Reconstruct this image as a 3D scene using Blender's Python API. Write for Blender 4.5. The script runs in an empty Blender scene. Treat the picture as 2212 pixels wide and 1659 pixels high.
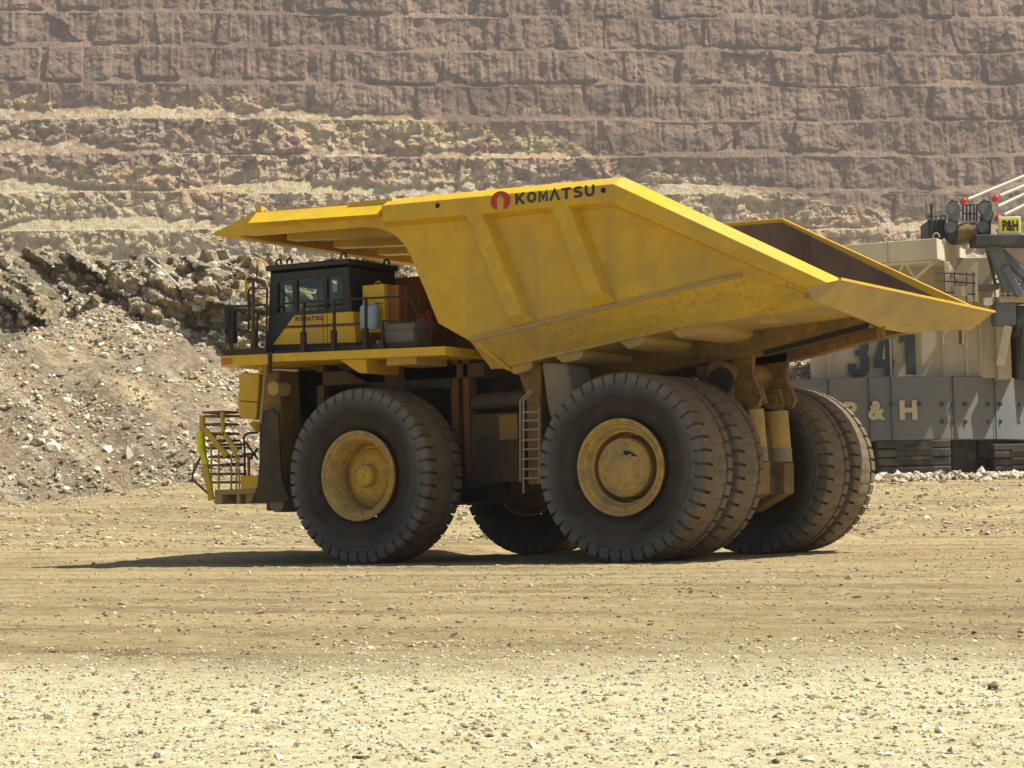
import bpy, math, random
import numpy as np
from mathutils import Vector, Matrix
random.seed(7); RNG = np.random.default_rng(7)
SC = bpy.context.scene
# ------------------------------------------------------------------ camera
CP = np.array([-20.1461, 42.1481, 1.0239])          # world origin: ground under the truck's rear axle, +X = the truck's nose
YAW, PITCH, ROLL, FPX = 0.5390, 0.0590, -0.0202, 4705.16
def cam_axes():
    fw = np.array([math.cos(PITCH)*math.sin(YAW), -math.cos(PITCH)*math.cos(YAW), math.sin(PITCH)])
    r0 = np.cross(fw, [0, 0, 1.]); r0 /= np.linalg.norm(r0); u0 = np.cross(r0, fw)
    return fw, math.cos(ROLL)*r0+math.sin(ROLL)*u0, -math.sin(ROLL)*r0+math.cos(ROLL)*u0
FW, RT, UP = cam_axes()
cd = bpy.data.cameras.new('camera'); cam = bpy.data.objects.new('camera', cd); SC.collection.objects.link(cam)
cd.sensor_width = 36; cd.lens = FPX/2212*36; cd.clip_end = 5000; cd.clip_start = 0.1
cam.matrix_world = Matrix(((RT[0], UP[0], -FW[0], CP[0]), (RT[1], UP[1], -FW[1], CP[1]), (RT[2], UP[2], -FW[2], CP[2]), (0, 0, 0, 1)))
SC.camera = cam
# ------------------------------------------------------------------ light
SUNV = np.array([-4.1, -1.6, 7.3]); SUNV /= np.linalg.norm(SUNV)
sl = bpy.data.lights.new('sun', 'SUN'); sl.energy = 5.0; sl.angle = math.radians(0.53); sl.color = (1.0, 0.955, 0.83)
so = bpy.data.objects.new('sun', sl); SC.collection.objects.link(so)
so.rotation_euler = Vector(SUNV).to_track_quat('Z', 'Y').to_euler()
W = bpy.data.worlds.new('World'); SC.world = W; W.use_nodes = True
nt = W.node_tree; sky = nt.nodes.new('ShaderNodeTexSky'); sky.sky_type = 'NISHITA'; sky.sun_disc = False
sky.sun_elevation = math.asin(SUNV[2]); sky.sun_rotation = math.atan2(SUNV[0], SUNV[1]); sky.dust_density = 2.5
bg = nt.nodes['Background']; nt.links.new(sky.outputs[0], bg.inputs[0]); bg.inputs[1].default_value = 0.06
SC.view_settings.view_transform = 'Standard'; SC.view_settings.look = 'None'
SC.view_settings.exposure = 0.5; SC.view_settings.gamma = 1
SC.render.engine = 'CYCLES'; SC.cycles.max_bounces = 6; SC.cycles.diffuse_bounces = 3; SC.cycles.volume_bounces = 0
# ------------------------------------------------------------------ pixel -> world (photo seen 2212 px wide)
def ray(x, y): return FW+RT*(x-1106)/FPX-UP*(y-829.5)/FPX
def at(x, y, ax, v):
    d = ray(x, y); return CP+d*(v-CP[ax])/d[ax]
def S(x, y, D): return CP+ray(x, y)*D              # point at view depth D
def XZ(x, y, Y): p = at(x, y, 1, Y); return (float(p[0]), float(p[2]))
FH = np.array([math.sin(YAW), -math.cos(YAW)]); RH = np.array([-math.cos(YAW), -math.sin(YAW)])
# ------------------------------------------------------------------ noise
def _h(ix, iy, iz, s):
    n = (ix.astype(np.int64)*374761393+iy.astype(np.int64)*668265263+iz.astype(np.int64)*2147483647+s*974634777) & 0xffffffff
    n = ((n ^ (n >> 13))*1274126177) & 0xffffffff; n = ((n ^ (n >> 16))*2246822519) & 0xffffffff
    return ((n ^ (n >> 15)) & 0xffffff)/16777215.0
def vnoise(x, y, z=None, s=0):
    if z is None: z = np.zeros_like(x)
    ix, iy, iz = np.floor(x), np.floor(y), np.floor(z); fx, fy, fz = x-ix, y-iy, z-iz
    fx, fy, fz = [t*t*(3-2*t) for t in (fx, fy, fz)]
    o = 0
    for a in (0, 1):
        for b in (0, 1):
            for c in (0, 1):
                w = (fx if a else 1-fx)*(fy if b else 1-fy)*(fz if c else 1-fz)
                o = o+w*_h(ix+a, iy+b, iz+c, s)
    return o*2-1
def fbm(x, y, oct=4, s=0, g=0.5):
    o = 0; a = 1; t = 0
    for k in range(oct):
        o = o+a*vnoise(x*2**k+17.3*k, y*2**k+5.1*k, None, s+k); t += a; a *= g
    return o/t
def worley(x, y, s=0):
    """distance based cell id + f1 : returns (cell random, f2-f1)"""
    ix, iy = np.floor(x), np.floor(y); f1 = np.full(x.shape, 9.); f2 = f1.copy(); cid = np.zeros(x.shape)
    z = np.zeros_like(x)
    for a in (-1, 0, 1):
        for b in (-1, 0, 1):
            px = ix+a+_h(ix+a, iy+b, z, s); py = iy+b+_h(ix+a, iy+b, z+1, s)
            d = (px-x)**2+(py-y)**2; cc = _h(ix+a, iy+b, z+2, s)
            n = d < f1; f2 = np.where(n, f1, np.minimum(f2, d)); cid = np.where(n, cc, cid); f1 = np.where(n, d, f1)
    return cid, np.sqrt(f2)-np.sqrt(f1)
def smooth(a, b, x): t = np.clip((x-a)/(b-a), 0, 1); return t*t*(3-2*t)
# ------------------------------------------------------------------ materials
def nodes(name):
    m = bpy.data.materials.new(name); m.use_nodes = True; n = m.node_tree; return m, n, n.nodes['Principled BSDF']
def N(n, t, **k):
    q = n.nodes.new(t)
    for a, b in k.items():
        if a.startswith('i_'): q.inputs[int(a[2:]) if a[2:].isdigit() else a[2:].replace('_', ' ')].default_value = b
        else: setattr(q, a, b)
    return q
def mixc(n, fac, a, b, mode='MIX'):
    q = n.nodes.new('ShaderNodeMix'); q.data_type = 'RGBA'; q.blend_type = mode
    for s, v in ((0, fac), (6, a), (7, b)):
        if hasattr(v, 'is_linked') or hasattr(v, 'links'): n.links.new(v, q.inputs[s])
        else: q.inputs[s].default_value = v if s == 0 else (*v, 1)
    return q.outputs[2]
def noise_fac(n, scale, lo, hi, detail=5, vec=None, rough=.6):
    t = N(n, 'ShaderNodeTexNoise'); t.inputs['Scale'].default_value = scale; t.inputs['Detail'].default_value = detail; t.inputs['Roughness'].default_value = rough
    if vec: n.links.new(vec, t.inputs['Vector'])
    r = N(n, 'ShaderNodeMapRange'); r.inputs[1].default_value = lo; r.inputs[2].default_value = hi
    n.links.new(t.outputs[0], r.inputs[0]); return r.outputs[0]
def objvec(n, scale=(1, 1, 1), rot=(0, 0, 0)):
    g = N(n, 'ShaderNodeTexCoord'); m = N(n, 'ShaderNodeMapping'); m.inputs['Scale'].default_value = scale; m.inputs['Rotation'].default_value = rot
    n.links.new(g.outputs['Object'], m.inputs[0]); return m.outputs[0]
def bump(n, p, h, dist, strength=1, prev=None):
    b = N(n, 'ShaderNodeBump'); b.inputs['Distance'].default_value = dist; b.inputs['Strength'].default_value = strength
    n.links.new(h, b.inputs['Height'])
    if prev: n.links.new(prev, b.inputs['Normal'])
    n.links.new(b.outputs[0], p.inputs['Normal']); return b.outputs[0]
def mat(name, col, rough=.5, dust=None, amt=(.45, .7), dscale=.8, metal=0, fine=None, bmp=0, bscale=20, streak=False, spec=.5):
    m, n, p = nodes(name); p.inputs['Roughness'].default_value = rough; p.inputs['Metallic'].default_value = metal
    p.inputs['Specular IOR Level'].default_value = spec
    v = objvec(n)
    c = mixc(n, noise_fac(n, 3.1, .3, .7, vec=v), tuple(x*.9 for x in col), tuple(min(1, x*1.08) for x in col))
    if dust:
        vv = objvec(n, (1, 1, .35)) if streak else v
        f = noise_fac(n, dscale, *amt, detail=7, vec=vv, rough=.65)
        c = mixc(n, f, c, dust)
        r = N(n, 'ShaderNodeMapRange'); r.inputs[3].default_value = rough; r.inputs[4].default_value = .9; n.links.new(f, r.inputs[0]); n.links.new(r.outputs[0], p.inputs['Roughness'])
    if name == 'yellow_paint':
        c = mixc(n, noise_fac(n, 2.2, .56, .95, detail=6, vec=objvec(n, (1, 1, .12)), rough=.6), c, (.36, .26, .10))
    if fine: c = mixc(n, noise_fac(n, 9, .52, .68, detail=8, vec=v, rough=.75), c, fine)
    n.links.new(c, p.inputs['Base Color'])
    if bmp: bump(n, p, noise_fac(n, bscale, 0, 1, vec=v), bmp)
    return m
YEL = (.68, .435, .018); DUSTC = (.42, .30, .115)
M = {}
M['yellow'] = mat('yellow_paint', YEL, .4, DUSTC, (.45, .78), .34, fine=(.5, .31, .05))
M['yellow_clean'] = mat('yellow_panel_paint', (.70, .455, .016), .32, DUSTC, (.55, .8), .9)
M['yellow_dusty'] = mat('dusty_yellow_paint', (.52, .34, .07), .65, (.40, .30, .15), (.35, .62), .9, fine=(.30, .20, .08))
M['yellow_grimy'] = mat('grimy_yellow_paint', (.30, .18, .03), .7, (.16, .11, .055), (.35, .6), 1.3, fine=(.06, .045, .025))
M['panel_grime'] = mat('grimy_lower_panel_paint', (.60, .41, .03), .6, (.40, .29, .10), (.40, .68), .6, fine=(.30, .21, .08))
M['column'] = mat('dull_orange_column', (.20, .085, .02), .7, (.08, .05, .025), (.4, .7), 1)
M['lip_paint'] = mat('scraped_lip_paint', (.55, .40, .12), .6, (.42, .33, .17), (.35, .6), .9, fine=(.36, .28, .14))
M['frame'] = mat('frame_steel', (.075, .055, .03), .8, (.14, .10, .055), (.45, .7), 1.0)
M['dark'] = mat('dark_steel', (.022, .022, .021), .7, (.08, .065, .045), (.5, .75), 1.2)
M['black'] = mat('black_cab_paint', (.018, .021, .021), .42, (.06, .055, .045), (.5, .8), 1.2)
M['rail'] = mat('dark_rail_paint', (.025, .018, .016), .55)
M['steel_worn'] = mat('worn_body_steel', (.12, .082, .07), .55, (.24, .175, .125), (.45, .62), .7, streak=True, metal=.25)
M['rubber_gap'] = mat('black_rubber', (.02, .02, .02), .9)
M['orange'] = mat('brown_orange_panel', (.33, .12, .02), .55, (.2, .11, .04), (.5, .7), 1)
M['blue'] = mat('pale_blue_plastic', (.30, .42, .50), .5)
M['grey'] = mat('grey_box_paint', (.13, .12, .13), .55, (.2, .17, .14), (.5, .7), 2)
M['red'] = mat('dark_red_paint', (.28, .02, .03), .4)
M['redlogo'] = mat('red_decal', (.50, .04, .035), .55)
M['ink'] = mat('dark_blue_grey_decal', (.035, .05, .06), .55)
M['lime'] = mat('fluorescent_lime_sleeve', (.80, .92, .02), .6)
M['white'] = mat('white_label', (.75, .72, .68), .5)
M['amber'] = mat('orange_marker_lens', (.65, .17, .02), .3)
M['galv'] = mat('pale_ladder_steel', (.35, .29, .20), .6)
M['mudguard'] = mat('grey_tank_paint', (.20, .18, .14), .7, (.28, .23, .16), (.4, .6), 1.2)
M['shaft'] = mat('grey_cylinder_steel', (.22, .19, .14), .6, (.3, .24, .15), (.4, .6), 2)
M['cream_light'] = mat('pale_cream_shovel_paint', (.66, .60, .45), .65, (.5, .43, .32), (.45, .75), .35, streak=True)
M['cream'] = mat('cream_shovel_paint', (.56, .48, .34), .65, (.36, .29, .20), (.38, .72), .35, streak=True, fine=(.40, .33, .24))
M['ballast'] = mat('haze_lightened_ballast_grey', (.15, .158, .162), .7, (.20, .18, .145), (.42, .75), .5)  # grey lightened: the dusty haze around the shovel is put into the colour
M['shovdark'] = mat('dark_shovel_steel', (.035, .04, .045), .65, (.12, .10, .08), (.5, .75), .8)
M['shovblue'] = mat('blue_grey_shovel_paint', (.12, .16, .19), .6, (.25, .24, .21), (.5, .75), .8)
M['track'] = mat('crawler_steel', (.04, .038, .035), .8, (.12, .105, .085), (.40, .62), 1)
M['letter_cream'] = mat('cream_letter_paint', (.52, .44, .27), .7)
M['signyellow'] = mat('yellow_sign_face', (.80, .78, .02), .5)
M['signwhite'] = mat('white_sign_frame', (.75, .75, .68), .5)
M['pinred'] = mat('red_pin_paint', (.75, .03, .05), .45)
M['cable'] = mat('pale_cable_steel', (.62, .60, .48), .6)
M['flap'] = mat('rubber_flap', (.045, .036, .024), .8, (.11, .085, .05), (.4, .7), 1.6)
M['wood'] = mat('pale_pipe', (.6, .55, .45), .7)
def glass():
    m, n, p = nodes('tinted_cab_glass')
    t = N(n, 'ShaderNodeBsdfTransparent'); t.inputs[0].default_value = (.90, .96, .92, 1)
    g = N(n, 'ShaderNodeBsdfGlossy'); g.inputs[0].default_value = (.6, .7, .65, 1); g.inputs['Roughness'].default_value = .08
    x = N(n, 'ShaderNodeMixShader'); x.inputs[0].default_value = .07
    n.links.new(t.outputs[0], x.inputs[1]); n.links.new(g.outputs[0], x.inputs[2])
    n.links.new(x.outputs[0], n.nodes['Material Output'].inputs[0]); return m
M['glass'] = glass()
def tyre_mat():
    m, n, p = nodes('tyre_rubber'); v = objvec(n)
    rd = N(n, 'ShaderNodeAttribute'); rd.attribute_name = 'radius'
    ad = N(n, 'ShaderNodeMath', operation='ADD'); n.links.new(rd.outputs['Fac'], ad.inputs[0]); n.links.new(noise_fac(n, .9, -.6, 1.6, detail=6, vec=v), ad.inputs[1])
    rr = N(n, 'ShaderNodeMapRange'); rr.inputs[1].default_value = 1.85; rr.inputs[2].default_value = 2.35; n.links.new(ad.outputs[0], rr.inputs[0])
    base = mixc(n, rr.outputs[0], mixc(n, noise_fac(n, 3, .35, .65, vec=v), (.030, .026, .023), (.052, .044, .037)), mixc(n, noise_fac(n, 2.2, .35, .65, vec=v), (.13, .142, .15), (.22, .23, .235)))
    at_ = N(n, 'ShaderNodeAttribute'); at_.attribute_name = 'tread'
    dust = mixc(n, noise_fac(n, 2.5, .3, .7, detail=8, vec=v), (.22, .165, .09), (.14, .105, .062))
    mu = N(n, 'ShaderNodeMath', operation='MULTIPLY'); n.links.new(at_.outputs['Fac'], mu.inputs[0])
    n.links.new(noise_fac(n, 3.5, .15, .55, detail=6, vec=v), mu.inputs[1])
    c = mixc(n, mu.outputs[0], base, dust)
    sd = N(n, 'ShaderNodeMath', operation='MULTIPLY'); sd.inputs[1].default_value = .6
    n.links.new(noise_fac(n, 1.0, .45, .8, detail=8, vec=v), sd.inputs[0])
    c = mixc(n, sd.outputs[0], c, (.105, .085, .07))
    n.links.new(c, p.inputs['Base Color']); p.inputs['Roughness'].default_value = .82; p.inputs['Specular IOR Level'].default_value = .3
    bump(n, p, noise_fac(n, 14, 0, 1, vec=v), .02); return m
M['tyre'] = tyre_mat()
# ------------------------------------------------------------------ mesh builder
class MB:
    def __init__(s): s.v = []; s.f = []
    def add(s, vs, fs):
        o = len(s.v); s.v += [tuple(map(float, p)) for p in vs]; s.f += [tuple(i+o for i in f) for f in fs]; return s
    def hexa(s, p):     # 8 points: bottom 4 ccw, top 4 ccw
        return s.add(p, [(3, 2, 1, 0), (4, 5, 6, 7), (0, 1, 5, 4), (1, 2, 6, 5), (2, 3, 7, 6), (3, 0, 4, 7)])
    def box(s, x0, x1, y0, y1, z0, z1):
        x0, x1 = sorted((x0, x1)); y0, y1 = sorted((y0, y1)); z0, z1 = sorted((z0, z1))
        return s.hexa([(x0, y0, z0), (x1, y0, z0), (x1, y1, z0), (x0, y1, z0), (x0, y0, z1), (x1, y0, z1), (x1, y1, z1), (x0, y1, z1)])
    def prism(s, poly, a, b, axis=1):   # poly in the two other axes
        n = len(poly)
        def P(q, t):
            if axis == 1: return (q[0], t, q[1])
            if axis == 0: return (t, q[0], q[1])
            return (q[0], q[1], t)
        vs = [P(q, a) for q in poly]+[P(q, b) for q in poly]
        return s.add(vs, [tuple(range(n))[::-1], tuple(range(n, 2*n))]+[(i, (i+1) % n, n+(i+1) % n, n+i) for i in range(n)])
    def slab(s, pts, off):              # any planar polygon given thickness vector
        n = len(pts); q = [tuple(np.array(p)+np.array(off)) for p in pts]
        return s.add(list(pts)+q, [tuple(range(n))[::-1], tuple(range(n, 2*n))]+[(i, (i+1) % n, n+(i+1) % n, n+i) for i in range(n)])
    def cyl(s, p0, p1, r0, r1=None, n=20):
        r1 = r0 if r1 is None else r1; p0 = Vector(p0); p1 = Vector(p1); d = (p1-p0).normalized()
        a = d.orthogonal().normalized(); b = d.cross(a); vs = []
        for p, r in ((p0, r0), (p1, r1)):
            vs += [tuple(p+a*r*math.cos(2*math.pi*i/n)+b*r*math.sin(2*math.pi*i/n)) for i in range(n)]
        return s.add(vs, [tuple(range(n))[::-1], tuple(range(n, 2*n))]+[(i, (i+1) % n, n+(i+1) % n, n+i) for i in range(n)])
    def tube(s, path, r, n=8):
        path = [Vector(p) for p in path]; k = len(path); a = None; vs = []
        for i, p in enumerate(path):
            d = (path[min(i+1, k-1)]-path[max(i-1, 0)]).normalized()
            a = (d.orthogonal() if a is None else a-d*a.dot(d)).normalized(); b = d.cross(a)
            vs += [tuple(p+a*r*math.cos(2*math.pi*j/n)+b*r*math.sin(2*math.pi*j/n)) for j in range(n)]
        fs = [tuple(range(n))[::-1], tuple(range((k-1)*n, k*n))]
        for i in range(k-1): fs += [(i*n+j, i*n+(j+1) % n, (i+1)*n+(j+1) % n, (i+1)*n+j) for j in range(n)]
        return s.add(vs, fs)
    def bar(s, p0, p1, w, h, up=(0, 0, 1)):
        p0 = Vector(p0); p1 = Vector(p1); d = (p1-p0).normalized(); u = Vector(up); sd = d.cross(u).normalized(); u = sd.cross(d)
        v = []
        for p in (p0, p1):
            v += [tuple(p+sd*w/2*a+u*h/2*b) for a, b in ((-1, -1), (1, -1), (1, 1), (-1, 1))]
        return s.add(v, [(3, 2, 1, 0), (4, 5, 6, 7), (0, 1, 5, 4), (1, 2, 6, 5), (2, 3, 7, 6), (3, 0, 4, 7)])
    def lathe(s, prof, cx, cz, n=64, ysign=1, y0=0):    # prof (y, r) around the Y axis; closed end caps if r==0
        k = len(prof); vs = []
        for i in range(n):
            a = 2*math.pi*i/n
            vs += [(cx+r*math.cos(a), y0+ysign*y, cz+r*math.sin(a)) for y, r in prof]
        fs = []
        for i in range(n):
            j = (i+1) % n
            for q in range(k-1): fs.append((i*k+q, i*k+q+1, j*k+q+1, j*k+q))
        return s.add(vs, fs)
    def build(s, name, m, parent=None, bevel=0, smooth_ang=35, ys=None):
        me = bpy.data.meshes.new(name); me.from_pydata(s.v, [], s.f); me.validate()
        me.materials.append(M[m] if isinstance(m, str) else m)
        import bmesh
        b = bmesh.new(); b.from_mesh(me); bmesh.ops.recalc_face_normals(b, faces=b.faces); b.to_mesh(me); b.free()
        for p in me.polygons: p.use_smooth = True
        me.set_sharp_from_angle(angle=math.radians(smooth_ang))
        o = bpy.data.objects.new(name, me); SC.collection.objects.link(o)
        if parent: o.parent = parent
        if bevel:
            q = o.modifiers.new('bevel', 'BEVEL'); q.width = bevel; q.segments = 2; q.limit_method = 'ANGLE'; q.angle_limit = math.radians(40)
        return o
def tag(o, label=None, cat=None, group=None, kind=None):
    for k, v in (('label', label), ('category', cat), ('group', group), ('kind', kind)):
        if v: o[k] = v
    return o
def empty(name, loc=(0, 0, 0)):
    o = bpy.data.objects.new(name, None); SC.collection.objects.link(o); o.location = loc; return o
def grid_mesh(name, V, m, attrs=(), flip=False, sm=True):     # V: (a,b,3)
    a, b = V.shape[:2]; idx = np.arange(a*b).reshape(a, b)
    q = np.stack([idx[:-1, :-1], idx[1:, :-1], idx[1:, 1:], idx[:-1, 1:]], -1).reshape(-1, 4)
    if flip: q = q[:, ::-1]
    return raw_mesh(name, V.reshape(-1, 3), q, m, attrs, sm=sm)
def raw_mesh(name, V, F, m, attrs=(), sm=True, parent=None):
    me = bpy.data.meshes.new(name); me.vertices.add(len(V)); me.vertices.foreach_set('co', np.asarray(V, np.float32).ravel())
    k = F.shape[1]; me.loops.add(F.size); me.loops.foreach_set('vertex_index', F.astype(np.int32).ravel())
    me.polygons.add(len(F)); me.polygons.foreach_set('loop_start', np.arange(len(F), dtype=np.int32)*k)
    me.polygons.foreach_set('use_smooth', np.full(len(F), sm)); me.update(calc_edges=True)
    for n_, arr in attrs:
        if arr.ndim == 2:
            A_ = me.attributes.new(n_, 'FLOAT_COLOR', 'POINT'); A_.data.foreach_set('color', np.concatenate([arr, np.ones((len(arr), 1))], 1).astype(np.float32).ravel())
        else:
            A_ = me.attributes.new(n_, 'FLOAT', 'POINT'); A_.data.foreach_set('value', arr.astype(np.float32).ravel())
    me.materials.append(m); o = bpy.data.objects.new(name, me); SC.collection.objects.link(o)
    if parent: o.parent = parent
    return o
def lettering(name, txt, m, parent, corner, xdir, ydir, w, h, bold=.03, depth=.012, slant=0, space=1.0):
    """text mesh stretched to w x h, lower-left corner at corner"""
    cu = bpy.data.curves.new(name, 'FONT'); cu.body = txt; cu.size = 1; cu.offset = bold; cu.extrude = .01; cu.space_character = space; cu.resolution_u = 4
    to = bpy.data.objects.new(name, cu); SC.collection.objects.link(to)
    bpy.context.view_layer.update()
    me = bpy.data.meshes.new_from_object(to.evaluated_get(bpy.context.evaluated_depsgraph_get()))
    bpy.data.objects.remove(to)
    co = np.zeros(len(me.vertices)*3); me.vertices.foreach_get('co', co); co = co.reshape(-1, 3)
    lo, hi = co.min(0), co.max(0); X = Vector(xdir).normalized(); Yd = Vector(ydir).normalized(); Z = X.cross(Yd)
    u = (co[:, 0]-lo[0])/(hi[0]-lo[0])*w; v = (co[:, 1]-lo[1])/(hi[1]-lo[1])*h; u = u+v*slant; z = (co[:, 2]/.01)*depth
    P = np.array(corner)+u[:, None]*np.array(X)+v[:, None]*np.array(Yd)+z[:, None]*np.array(Z)
    me.vertices.foreach_set('co', P.ravel()); me.materials.clear(); me.materials.append(M[m]); me.update()
    o = bpy.data.objects.new(name, me); SC.collection.objects.link(o); o.parent = parent; return o

# ================================================================== ground
def lat_dep(x, y):
    dx, dy = x-CP[0], y-CP[1]
    return dx*RH[0]+dy*RH[1], dx*FH[0]+dy*FH[1]
def gz(x, y):
    l, d = lat_dep(x, y)
    rise = smooth(54, 90, d)*(1.75+.9*np.exp(-((l+11)/6)**2)*smooth(60, 92, d)+.25*smooth(5, 20, l))
    und = .045*vnoise(x*.11, y*.11, s=3)*smooth(10, 22, d)*(1-smooth(36, 43, d)*(1-smooth(58, 66, d)))
    far = .17*smooth(4.2, -1.0, y)*(smooth(8.6, 9.8, x)+smooth(2.15, 2.7, x)*(1-smooth(3.7, 4.25, x)))*(1-smooth(50, 80, d)*.9)
    return rise+und+.012*fbm(x*1.3, y*1.3, 3, 5)*smooth(4, 9, d)+far
def ground_detail(x, y):
    return .018*fbm(x*3.7, y*3.7, 3, 11)+.02*np.maximum(0, vnoise(x*7, y*7, s=9))**2
dep = np.concatenate([np.arange(-80, 4, 6), np.arange(4, 60, .14), np.arange(60, 112, .45), np.arange(112, 1500, 40)])
lat = np.concatenate([-np.geomspace(900, 24, 26)[:-1], np.arange(-24, 24.01, .16), np.geomspace(24, 900, 26)[1:]])
L_, D_ = np.meshgrid(lat, dep); GX = CP[0]+RH[0]*L_+FH[0]*D_; GY = CP[1]+RH[1]*L_+FH[1]*D_
GZ = gz(GX, GY)+ground_detail(GX, GY)*(D_ > 3)*(D_ < 112)
pale = 1-smooth(12.5, 17.5, D_+1.6*fbm(GX*.35, GY*.35, 3, 21)+.25*L_*0)
def ground_mat():
    m, n, p = nodes('ground_dirt'); v = objvec(n)
    a = N(n, 'ShaderNodeAttribute'); a.attribute_name = 'pale'
    band = objvec(n, (.28, 1.6, 1), (0, 0, -YAW))
    c1 = mixc(n, noise_fac(n, .35, .40, .60, detail=8, vec=band, rough=.7), (.215, .160, .082), (.43, .335, .172))
    c1 = mixc(n, noise_fac(n, 2.2, .45, .75, detail=8, vec=v, rough=.8), c1, (.50, .43, .26))
    c1 = mixc(n, noise_fac(n, 6, .6, .72, detail=4, vec=v), c1, (.13, .095, .06))
    c2 = mixc(n, noise_fac(n, 5, .35, .62, detail=8, vec=v, rough=.75), (.60, .515, .295), (.88, .80, .53))
    c2 = mixc(n, noise_fac(n, 14, .62, .7, detail=3, vec=v), c2, (.20, .17, .12))
    c = mixc(n, a.outputs['Fac'], c1, c2); n.links.new(c, p.inputs['Base Color']); p.inputs['Roughness'].default_value = .95
    p.inputs['Specular IOR Level'].default_value = .15
    b = bump(n, p, noise_fac(n, 9, 0, 1, detail=8, vec=v, rough=.75), .06)
    return m
ground = grid_mesh('ground', np.stack([GX, GY, GZ], -1), ground_mat(), [('pale', pale.ravel())], flip=False); tag(ground, kind='structure')
# ------------------------------------------------------------------ rock chunks (shared generator)
def ico():
    import bmesh
    b = bmesh.new(); bmesh.ops.create_icosphere(b, subdivisions=1, radius=1)
    V = np.array([v.co[:] for v in b.verts]); F = np.array([[v.index for v in f.verts] for f in b.faces]); b.free(); return V, F
IV, IF = ico()
def chunks(name, P, sz, m, cols, flat=.6, seed=1, sink=.25):
    r = np.random.default_rng(seed); n = len(P); k = len(IV)
    v = np.repeat(IV[None], n, 0)
    # snap towards a few random planes: angular broken stone
    for _ in range(5):
        d = r.normal(size=(n, 3)); d /= np.linalg.norm(d, axis=1)[:, None]; h = r.uniform(.25, .75, n)
        t = np.einsum('nkj,nj->nk', v, d)-h[:, None]; v = v-np.maximum(t, 0)[..., None]*d[:, None, :]
    sc = np.stack([r.uniform(.6, 1.35, n), r.uniform(.6, 1.35, n), r.uniform(.45, 1, n)*flat/.6], -1); v = v*sc[:, None, :]
    a = r.uniform(0, 6.283, n); ca, sa = np.cos(a), np.sin(a); x = v[..., 0]*ca[:, None]-v[..., 1]*sa[:, None]; y = v[..., 0]*sa[:, None]+v[..., 1]*ca[:, None]
    tl = r.normal(0, .35, n); z = v[..., 2]*np.cos(tl)[:, None]+x*np.sin(tl)[:, None]; x = x*np.cos(tl)[:, None]-v[..., 2]*np.sin(tl)[:, None]
    V = np.stack([x, y, z], -1)*sz[:, None, None]+P[:, None, :]; V[..., 2] += (sz*flat*(.5-sink))[:, None]
    F = (IF[None]+(np.arange(n)*k)[:, None, None]).reshape(-1, 3)
    return raw_mesh(name, V.reshape(-1, 3), F, m, [('tint', np.repeat(cols, k, 0))], sm=False)
def stone_mat():
    m, n, p = nodes('broken_stone'); a = N(n, 'ShaderNodeAttribute'); a.attribute_name = 'tint'; v = objvec(n)
    c = mixc(n, .8, a.outputs['Color'], a.outputs['Color'])
    f = noise_fac(n, 8, .3, .7, detail=6, vec=v)
    c = mixc(n, f, a.outputs['Color'], (.42, .36, .26)); q = c.node; 
    mu = N(n, 'ShaderNodeMath', operation='MULTIPLY'); mu.inputs[1].default_value = .35; n.links.new(f, mu.inputs[0]); n.links.new(mu.outputs[0], q.inputs[0])
    n.links.new(c, p.inputs['Base Color']); p.inputs['Roughness'].default_value = .9; p.inputs['Specular IOR Level'].default_value = .2
    bump(n, p, noise_fac(n, 18, 0, 1, detail=5, vec=v), .03); return m
M['stone'] = stone_mat()
def palette(n, cols, w, seed):
    r = np.random.default_rng(seed); c = np.array(cols)[r.choice(len(cols), n, p=np.array(w)/sum(w))]
    return np.clip(c*r.uniform(.75, 1.25, (n, 1)), 0.01, .85)
def scatter(n, d0, d1, half, seed, power=1.0):
    r = np.random.default_rng(seed); d = d0+(d1-d0)*r.random(n)**power; l = (r.random(n)*2-1)*half*d
    x = CP[0]+RH[0]*l+FH[0]*d; y = CP[1]+RH[1]*l+FH[1]*d
    return x, y, d, l
HALF = 1106/FPX*1.12
GRAVC = [(.68, .61, .43), (.54, .46, .29), (.80, .77, .62), (.34, .29, .20), (.16, .14, .11), (.36, .26, .20)]
x, y, d, l = scatter(30000, 7.4, 17.5, HALF, 31, .9); keep = RNG.random(len(x)) < (1.15-smooth(12, 18, d)*.8); x, y, d = x[keep], y[keep], d[keep]
s_ = RNG.lognormal(math.log(.0082), .5, len(x)); s_ = np.clip(s_, .004, .03)
g1 = chunks('gravel', np.stack([x, y, gz(x, y)+ground_detail(x, y)], -1), s_, M['stone'], palette(len(x), GRAVC, [5, 6, 2.5, 2.5, 1.6, .6], 5), .5, 41); tag(g1, kind='stuff')
x, y, d, l = scatter(24000, 16.5, 60, HALF, 32, 1.25); nn = vnoise(x*.25, y*.6, s=77); keep = RNG.random(len(x)) < .55+.45*nn; x, y, d = x[keep], y[keep], d[keep]
s_ = np.clip(RNG.lognormal(math.log(.014), .5, len(x))*(d/25)**.4, .006, .07)
tr = (np.abs(y) < 5.2) & (x > -2.2) & (x < 8.6); x, y, s_ = x[~tr], y[~tr], s_[~tr]
g2 = chunks('gravel', np.stack([x, y, gz(x, y)+ground_detail(x, y)], -1), s_, M['stone'], palette(len(x), [(.44, .36, .22), (.30, .23, .14), (.50, .43, .28), (.12, .09, .065)], [6, 4, 3, .7], 6), .5, 42); tag(g2, kind='stuff')
x, y, d, l = scatter(9000, 60, 92, HALF, 33)
s_ = np.clip(RNG.lognormal(math.log(.05), .5, len(x)), .02, .2)
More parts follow.
